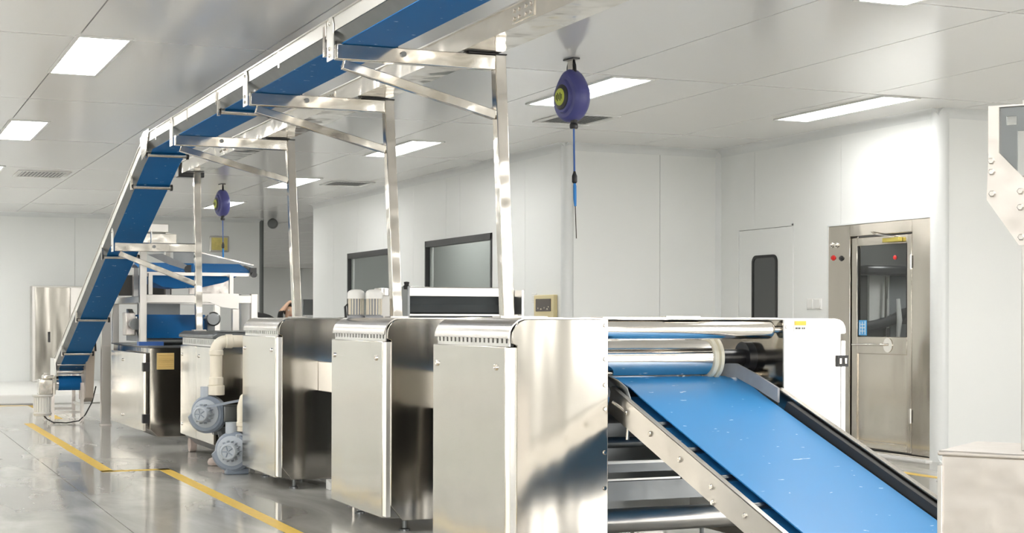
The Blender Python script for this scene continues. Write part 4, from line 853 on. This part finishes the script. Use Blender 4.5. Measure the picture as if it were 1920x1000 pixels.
# ------------------------------------------------------------------ cable reels
def reel():
    x, y = 4.92, 10.42; zc_ = 2.95
    t = thing('cable_reel', 'violet cable reel hanging nearest, with a yellow green hub label', 'cable reel', (x, y, 2.75), 'violet cable reels hanging from the ceiling')
    # teardrop housing: outline in the YZ plane, bulging along X
    n = 40; out = []
    for k in range(n):
        a = 2 * PI * k / n; r = 0.18
        yy, zz = r * math.sin(a), r * math.cos(a)
        if zz > 0.06: yy *= 1 - 0.20 * ((zz - 0.06) / 0.12); zz *= 1.0 + 0.17 * ((zz - 0.06) / 0.12)
        out.append((yy, zz))
    vs = []; lays = [(-0.088, 0.52), (-0.084, 0.62), (-0.066, 0.66), (-0.062, 0.84), (-0.050, 0.93), (-0.025, 1.0), (0.03, 1.0), (0.055, 0.93), (0.07, 0.84), (0.08, 0.6)]
    for dx, s_ in lays: vs += [(x + dx, y + yy * s_, zc_ + zz * s_) for yy, zz in out]
    fs = []
    for j in range(len(lays) - 1):
        for k in range(n): fs.append((j * n + k, j * n + (k + 1) % n, (j + 1) * n + (k + 1) % n, (j + 1) * n + k))
    fs += [tuple(range(n)), tuple((len(lays) - 1) * n + k for k in range(n))[::-1]]
    hs = MB().add(vs, fs).build('housing', 'reel_violet', t, smooth=28)
    MB().lathe([(0.0, 0.0), (0.094, 0.0), (0.094, 0.008), (0.068, 0.020), (0.0, 0.018)], (x - 0.083, y, zc_ - 0.0), (-1, 0, 0), 28).build('hub_ring', 'plastic_black', t)
    hb = MB().lathe([(0.0, 0.0), (0.066, 0.0), (0.058, 0.007), (0.0, 0.009)], (x - 0.102, y, zc_), (-1, 0, 0), 26).build('hub_label', 'hub_green', t)
    for k in range(5):
        yy = -0.034 + 0.017 * k; h_ = 0.03 if k % 2 else 0.018
        MB().box(x - 0.1125, x - 0.109, y + yy - 0.003, y + yy + 0.003, zc_ - h_, zc_ + h_).build('label_stroke', 'plastic_black', hb)
    for yy in (-0.055, 0.055):
        MB().tube([(x, y + yy, zc_ + 0.18), (x, y + yy * 0.9, zc_ + 0.235), (x, y + yy * 0.7, zc_ + 0.26), (x, y + yy * 0.5, zc_ + 0.288)], 0.010, 8).build('hook', 'plastic_black', t)
    MB().box(x - 0.03, x + 0.03, y - 0.07, y + 0.07, H - 0.012, H).build('mount_plate', 'plastic_black', t)
    MB().box(x - 0.012, x + 0.012, y - 0.035, y + 0.035, zc_ + 0.15, zc_ + 0.285).build('lug', 'steel_bright', t)
    MB().box(x - 0.085, x - 0.06, y - 0.10, y - 0.085, zc_ - 0.05, zc_ + 0.0).build('clip', 'cable_blue', hs)
    yn = y - 0.035
    MB().lathe([(0, 0), (0.026, 0), (0.032, 0.01), (0.032, 0.03), (0.024, 0.045), (0.03, 0.07), (0, 0.07)], (x, yn, zc_ - 0.235), n=16).build('nozzle', 'plastic_black', t)
    MB().tube([(x, yn, 2.73), (x, yn - 0.005, 2.55), (x, yn - 0.012, 2.395)], 0.007, 8).build('cable', 'cable_blue', t)
    MB().lathe([(0, 0), (0.012, 0), (0.02, 0.01), (0.02, 0.055), (0.012, 0.075), (0.008, 0.09), (0, 0.09)], (x, yn - 0.013, 2.31), n=12).build('connector', 'plastic_black', t)
    MB().tube([(x, yn - 0.013, 2.315), (x, yn - 0.016, 2.29), (x, yn - 0.018, 2.2), (x, yn - 0.024, 2.14)], [0.008, 0.013, 0.013, 0.009], 10).build('handle', 'handle_blue', t)
    MB().tube([(x, yn - 0.024, 2.14), (x, yn - 0.04, 1.90)], 0.0035, 6).build('wire', 'display_brown', t)
    return t
plain('hub_green', (0.55, 0.62, 0.08), 0.4, vary=0.1)
R1 = reel(); R1.rotation_euler = (0, 0, math.radians(7))
R2 = copy_tree(R1, None, (-0.02, 11.74, 0)); R2['label'] = 'violet cable reel hanging far away, in front of the back wall'

# ------------------------------------------------------------------ wall fittings
t = thing('wall_panel_box', 'square yellow panel with a grey rim high on the far wall', 'panel', (6.49, 29.59, 2.59))
MB().box(6.30, 6.68, 29.56, 29.6, 2.58, 2.89).build('rim', 'steel_rail', t, bevel=0.02)
MB().box(6.335, 6.645, 29.55, 29.57, 2.615, 2.855).build('face', 'panel_yellow', t, bevel=0.004)
t = thing('wall_thermostat', 'beige wall controller with a dark brown display on the long wall', 'thermostat', (7.17, 15.86, 1.31))
MB().box(7.15, 7.20, 15.59, 16.13, 1.30, 1.575).build('case', 'panel_beige', t, bevel=0.008)
d = MB().box(7.145, 7.152, 15.66, 16.07, 1.39, 1.53).build('display', 'display_brown', t)
for y, z, wd in ((15.75, 1.415, 0.03), (15.83, 1.43, 0.02), (15.92, 1.415, 0.03), (16.0, 1.425, 0.015), (15.72, 1.44, 0.015)): MB().box(7.142, 7.146, y - wd / 2, y + wd / 2, z - 0.008, z + 0.008).build('display_mark', 'display_marks', d)
t = thing('light_switch', 'small white switch left of the beige wall controller', 'switch', (7.19, 16.21, 1.5))
MB().box(7.185, 7.2, 16.16, 16.27, 1.49, 1.60).build('plate', 'paint_white', t, bevel=0.004)
MB().box(7.178, 7.186, 16.185, 16.245, 1.515, 1.575).build('rocker', 'paint_white', t, bevel=0.003)
t = thing('light_switch', 'double white switch plate left of the steel door', 'switch', (9.14, 13.475, 1.41))
MB().box(9.138, 9.15, 13.345, 13.605, 1.41, 1.525).build('plate', 'paint_white', t, bevel=0.004)
for y in (13.41, 13.54): MB().box(9.130, 9.140, y - 0.05, y + 0.05, 1.42, 1.515).build('rocker', 'paint_white', t, bevel=0.004)
t = thing('wall_speaker', 'dark round speaker under the ceiling at the end of the far wall', 'speaker', (7.52, 29.3, 3.06))
MB().lathe([(0, 0), (0.06, 0), (0.10, 0.03), (0.10, 0.08), (0.075, 0.13), (0, 0.14)], (7.50, 29.42, 3.14), (-0.3, -1, 0), 24).build('housing', 'grey_box', t)
MB().cyl((7.50, 29.4, 3.2), (7.50, 29.4, H), 0.02).build('bracket', 'grey_box', t)
t = thing('grey_board', 'grey board on white legs past the end of the right wall', 'board', (8.05, 28.0, 0))
MB().box(7.72, 8.40, 28.0, 28.04, 1.37, 1.66).build('board', 'grey_box', t, bevel=0.006)
for x in (7.78, 8.3): MB().box(x - 0.02, x + 0.02, 28.0, 28.04, 0, 1.37).build('leg', 'paint_white', t)
t = thing('covered_machine', 'black rounded machine cover behind the third machine hood', 'machine', (5.62, 23.0, 0))
cv = [(5.35, 0.06), (5.35, 1.28), (5.42, 1.36), (5.55, 1.405), (5.70, 1.385), (5.80, 1.355), (5.88, 1.31), (5.92, 1.22), (5.92, 0.06)]
MB().prism([(x, 22.9, z) for x, z in cv], (0, 0.5, 0)).build('cover', 'rubber_black', t, bevel=0.02)
for x in (5.42, 5.85):
    for y in (22.98, 23.3): MB().cyl((x, y, 0), (x, y, 0.08), 0.03).build('foot', 'steel_dark', t)

# ------------------------------------------------------------------ person half hidden behind the post
def person():
    ox, oy = 6.115, 23.0
    P = {}; E = []; Rr = {}
    def j(n, x, y, z, r, pa=None):
        P[n] = (ox + x, oy + y, z); Rr[n] = r
        if pa: E.append((pa, n))
    j('pelvis', 0, 0, 0.80, (0.125, 0.095)); j('waist', 0, 0, 0.93, (0.115, 0.085), 'pelvis'); j('chest', 0, 0, 1.08, (0.135, 0.095), 'waist'); j('upper', 0.0, 0, 1.19, (0.125, 0.085), 'chest')
    j('neck', 0, -0.01, 1.26, (0.05, 0.05), 'upper'); j('head0', 0, -0.02, 1.33, (0.062, 0.07), 'neck'); j('head1', 0, -0.02, 1.42, (0.078, 0.092), 'head0'); j('head2', 0, -0.01, 1.495, (0.066, 0.075), 'head1')
    # left-in-picture arm raised, hand on the head
    j('shL', -0.14, 0, 1.20, (0.055, 0.055), 'upper'); j('elL', -0.155, -0.10, 1.405, (0.042, 0.042), 'shL') if False else j('elL', -0.16, -0.12, 1.39, (0.042, 0.042), 'shL')
    j('wrL', -0.03, -0.10, 1.545, (0.026, 0.024), 'elL'); j('paL', 0.015, -0.08, 1.56, (0.034, 0.018), 'wrL')
    for i, (dx, dy, L) in enumerate(((0.05, -0.035, 0.052), (0.058, -0.012, 0.058), (0.056, 0.012, 0.055), (0.048, 0.032, 0.045))):
        j('f%da' % i, 0.03 + dx * 0.5, -0.08 + dy * 0.9, 1.562, (0.0095, 0.009), 'paL'); j('f%db' % i, 0.03 + dx * 1.3, -0.08 + dy * 1.1, 1.548 - 0.005 * i, (0.008, 0.008), 'f%da' % i)
    j('tha', 0.0, -0.125, 1.55, (0.011, 0.010), 'paL'); j('thb', 0.03, -0.14, 1.535, (0.009, 0.009), 'tha')
    # other arm hanging
    j('shR', 0.14, 0, 1.20, (0.055, 0.055), 'upper'); j('elR', 0.19, 0.0, 0.96, (0.042, 0.042), 'shR'); j('wrR', 0.18, -0.06, 0.77, (0.027, 0.025), 'elR'); j('paR', 0.175, -0.075, 0.71, (0.018, 0.036), 'wrR')
    for i, dy in enumerate((-0.03, -0.01, 0.01, 0.03)):
        j('g%da' % i, 0.175, -0.08 + dy, 0.66, (0.009, 0.0095), 'paR'); j('g%db' % i, 0.165, -0.085 + dy, 0.625 + 0.004 * i, (0.008, 0.008), 'g%da' % i)
    j('tga', 0.165, -0.12, 0.69, (0.010, 0.011), 'paR'); j('tgb', 0.158, -0.135, 0.66, (0.009, 0.009), 'tga')
    for s_, n in ((-1, 'L'), (1, 'R')):
        j('hip' + n, s_ * 0.085, 0, 0.76, (0.085, 0.085), 'pelvis'); j('kn' + n, s_ * 0.09, -0.01, 0.43, (0.055, 0.055), 'hip' + n); j('an' + n, s_ * 0.09, 0.02, 0.09, (0.04, 0.04), 'kn' + n); j('to' + n, s_ * 0.10, -0.13, 0.04, (0.038, 0.035), 'an' + n)
    names = list(P); me = bpy.data.meshes.new('person'); me.from_pydata([(P[n][0] - ox, P[n][1] - oy, P[n][2]) for n in names], [(names.index(a), names.index(b)) for a, b in E], [])
    ob = bpy.data.objects.new('person', me); C.objects.link(ob); ob.location = (ox, oy, 0)
    sk = ob.modifiers.new('skin', 'SKIN'); sk.use_smooth_shade = True
    for i, n in enumerate(names): me.skin_vertices[0].data[i].radius = Rr[n]; me.skin_vertices[0].data[i].use_root = (n == 'pelvis')
    ss = ob.modifiers.new('sub', 'SUBSURF'); ss.levels = 2; ss.render_levels = 2
    dg = bpy.context.evaluated_depsgraph_get(); m2 = bpy.data.meshes.new_from_object(ob.evaluated_get(dg)); ob.modifiers.clear(); ob.data = m2
    m2.materials.clear()
    for k in ('cloth_black', 'skin', 'grey_box'): m2.materials.append(MATS[k])
    for p in m2.polygons:
        c = p.center; k = 0
        if c.z > 1.245 and abs(c.x) < 0.10: k = 1
        if c.z > 1.42 and c.x < 0.0: k = 1
        if c.x < -0.02 and c.z > 1.43: k = 1
        if c.x > 0.13 and c.z < 0.80 and c.z > 0.55: k = 1
        if c.z < 0.82 and c.x < 0.13: k = 2
        p.material_index = k; p.use_smooth = True
    tag(ob, 'person in black with one hand raised to the head, half hidden behind a post', 'person'); ORG[ob] = Vector((ox, oy, 0))
    hair = bmesh.new(); bmesh.ops.create_uvsphere(hair, u_segments=24, v_segments=16, radius=1)
    for v in list(hair.verts):
        co = v.co.copy(); v.co = Vector((co.x * 0.085, co.y * 0.098 + 0.005, co.z * 0.115 + 1.44))
    bmesh.ops.delete(hair, geom=[v for v in hair.verts if (v.co.y < -0.045 and v.co.z < 1.485) or v.co.z < 1.35], context='VERTS')
    hm = bpy.data.meshes.new('hair'); hair.to_mesh(hm); hair.free(); hm.materials.append(MATS['hair_black']); hm.shade_smooth()
    ho = bpy.data.objects.new('hair', hm); C.objects.link(ho); ho.parent = ob; so = ho.modifiers.new('solid', 'SOLIDIFY'); so.thickness = 0.012
    for sx in (-0.03, 0.03):
        e_ = bmesh.new(); bmesh.ops.create_uvsphere(e_, u_segments=10, v_segments=8, radius=0.012)
        em = bpy.data.meshes.new('eye'); e_.to_mesh(em); e_.free(); em.materials.append(MATS['eye_white']); eo = bpy.data.objects.new('eye', em); C.objects.link(eo); eo.parent = ob; eo.location = (sx, -0.104, 1.425)
        pu = bmesh.new(); bmesh.ops.create_uvsphere(pu, u_segments=8, v_segments=6, radius=0.006); pm_ = bpy.data.meshes.new('pupil'); pu.to_mesh(pm_); pu.free(); pm_.materials.append(MATS['hair_black']); po = bpy.data.objects.new('pupil', pm_); C.objects.link(po); po.parent = eo; po.location = (0, -0.009, 0)
    nb = MB().add([(-0.014, -0.100, 1.375), (0.014, -0.100, 1.375), (0, -0.130, 1.378), (0, -0.105, 1.425)], [(0, 1, 2), (0, 2, 3), (1, 3, 2), (0, 3, 1)])
    no = bpy.data.objects.new('nose', nb.mesh('nose', 'skin', (0, 0, 0))); C.objects.link(no); no.parent = ob
    lo_ = bpy.data.objects.new('mouth', MB().box(-0.022, 0.022, -0.108, -0.096, 1.345, 1.357).mesh('mouth', 'lip', (0, 0, 0))); C.objects.link(lo_); lo_.parent = ob
    for sx in (-1, 1):
        eo = bpy.data.objects.new('ear', MB().lathe([(0, 0), (0.022, 0), (0.026, 0.008), (0.014, 0.014), (0, 0.010)], (sx * 0.078, -0.01, 1.41), (sx, 0, 0), 12).mesh('ear', 'skin', (0, 0, 0))); C.objects.link(eo); eo.parent = ob
person()

# ------------------------------------------------------------------ foreground machine at the right edge
def foreground():
    o = Vector((3.453, 4.344, 0)); a = Vector((0.57358, -0.81915, 0)); b = Vector((0.81915, 0.57358, 0))
    W = lambda s, d, z: o + a * s + b * d + Vector((0, 0, z))
    t = thing('foreground_pedestal', 'pale steel box pedestal at the lower right corner of the view', 'pedestal', W(0.4, 0.25, 0))
    MB().prism([W(0.012, 0.012, 0.03), W(0.85, 0.012, 0.03), W(0.85, 0.48, 0.03), W(0.012, 0.48, 0.03)], (0, 0, 0.805)).build('cabinet_body', 'steel_pale', t, bevel=0.006)
    MB().prism([W(0, 0, 0.832), W(0.86, 0, 0.832), W(0.86, 0.49, 0.832), W(0, 0.49, 0.832)], (0, 0, 0.018)).build('top_plate', 'steel_pale', t, bevel=0.006)
    MB().prism([W(0.0, 0.0, 0.05), W(0.018, 0.0, 0.05), W(0.018, 0.03, 0.05), W(0.0, 0.03, 0.05)], (0, 0, 0.75)).build('edge_strip', 'steel_rail', t, bevel=0.003)
    for s_, d in ((0.08, 0.08), (0.78, 0.08), (0.08, 0.4), (0.78, 0.4)):
        MB().cyl(W(s_, d, 0), W(s_, d, 0.04), 0.03).build('foot', 'steel_dark', t)
    f = thing('machine_frame', 'bolted steel frame with a gusset plate at the right edge', 'frame', W(0.3, 0.2, 0.85))
    D = 0.12
    pl = lambda pts, d, th: MB().prism([W(s_, d, z) for s_, z in pts], b * th)
    g = pl([(0.141, 1.881), (0.178, 1.881), (0.262, 1.79), (0.345, 1.881), (0.385, 1.881), (0.385, 1.72), (0.285, 1.560), (0.245, 1.560), (0.135, 1.72)], D, 0.008).build('gusset_plate', 'steel_pale', f)
    bm_ = MB().lathe([(0, 0), (0.012, 0), (0.012, 0.010), (0.009, 0.014), (0, 0.014)], (0, 0, 0), -b, 6).mesh('bolt', 'steel_rail')
    for s_, z in ((0.153, 1.854), (0.154, 1.816), (0.156, 1.74), (0.252, 1.745), (0.252, 1.69), (0.255, 1.587), (0.285, 1.745), (0.285, 1.69), (0.365, 1.854), (0.365, 1.816)):
        inst('bolt', bm_, g, W(s_, D, z))
    pl([(0.140, 1.881), (0.177, 1.881), (0.177, 2.04), (0.140, 2.04)], D + 0.0, 0.008).build('flange', 'steel_pale', f)
    # angle frame: dark inner web set back
    q = MB(); d0, th = D + 0.012, 0.07
    for pts in ([(0.177, 1.75), (0.236, 1.75), (0.236, 1.955), (0.177, 1.955)], [(0.177, 1.955), (0.60, 1.955), (0.60, 1.977), (0.177, 1.977)], [(0.177, 2.008), (0.60, 2.008), (0.60, 2.04), (0.177, 2.04)], [(0.177, 1.977), (0.199, 1.977), (0.199, 2.008), (0.177, 2.008)], [(0.234, 1.977), (0.60, 1.977), (0.60, 2.008), (0.234, 2.008)]):
        q.prism([W(s_, d0, z) for s_, z in pts], b * 0.012)
    q.build('angle_web', 'steel_dark', f)
    MB().prism([W(0.140, D, 2.04), W(0.60, D, 2.04), W(0.60, D + 0.08, 2.04), W(0.140, D + 0.08, 2.04)], (0, 0, 0.006)).build('top_flange', 'steel_rail', f)
    MB().cyl(W(0.262, D + 0.03, 2.046), W(0.262, D + 0.03, 2.062), 0.014, n=6).build('bolt', 'steel_rail', f)
    MB().prism([W(0.251, D + 0.012, 0.85), W(0.325, D + 0.012, 0.85), W(0.325, D + 0.08, 0.85), W(0.251, D + 0.08, 0.85)], (0, 0, 0.95)).build('post', 'steel_rail', f, bevel=0.004)
foreground()
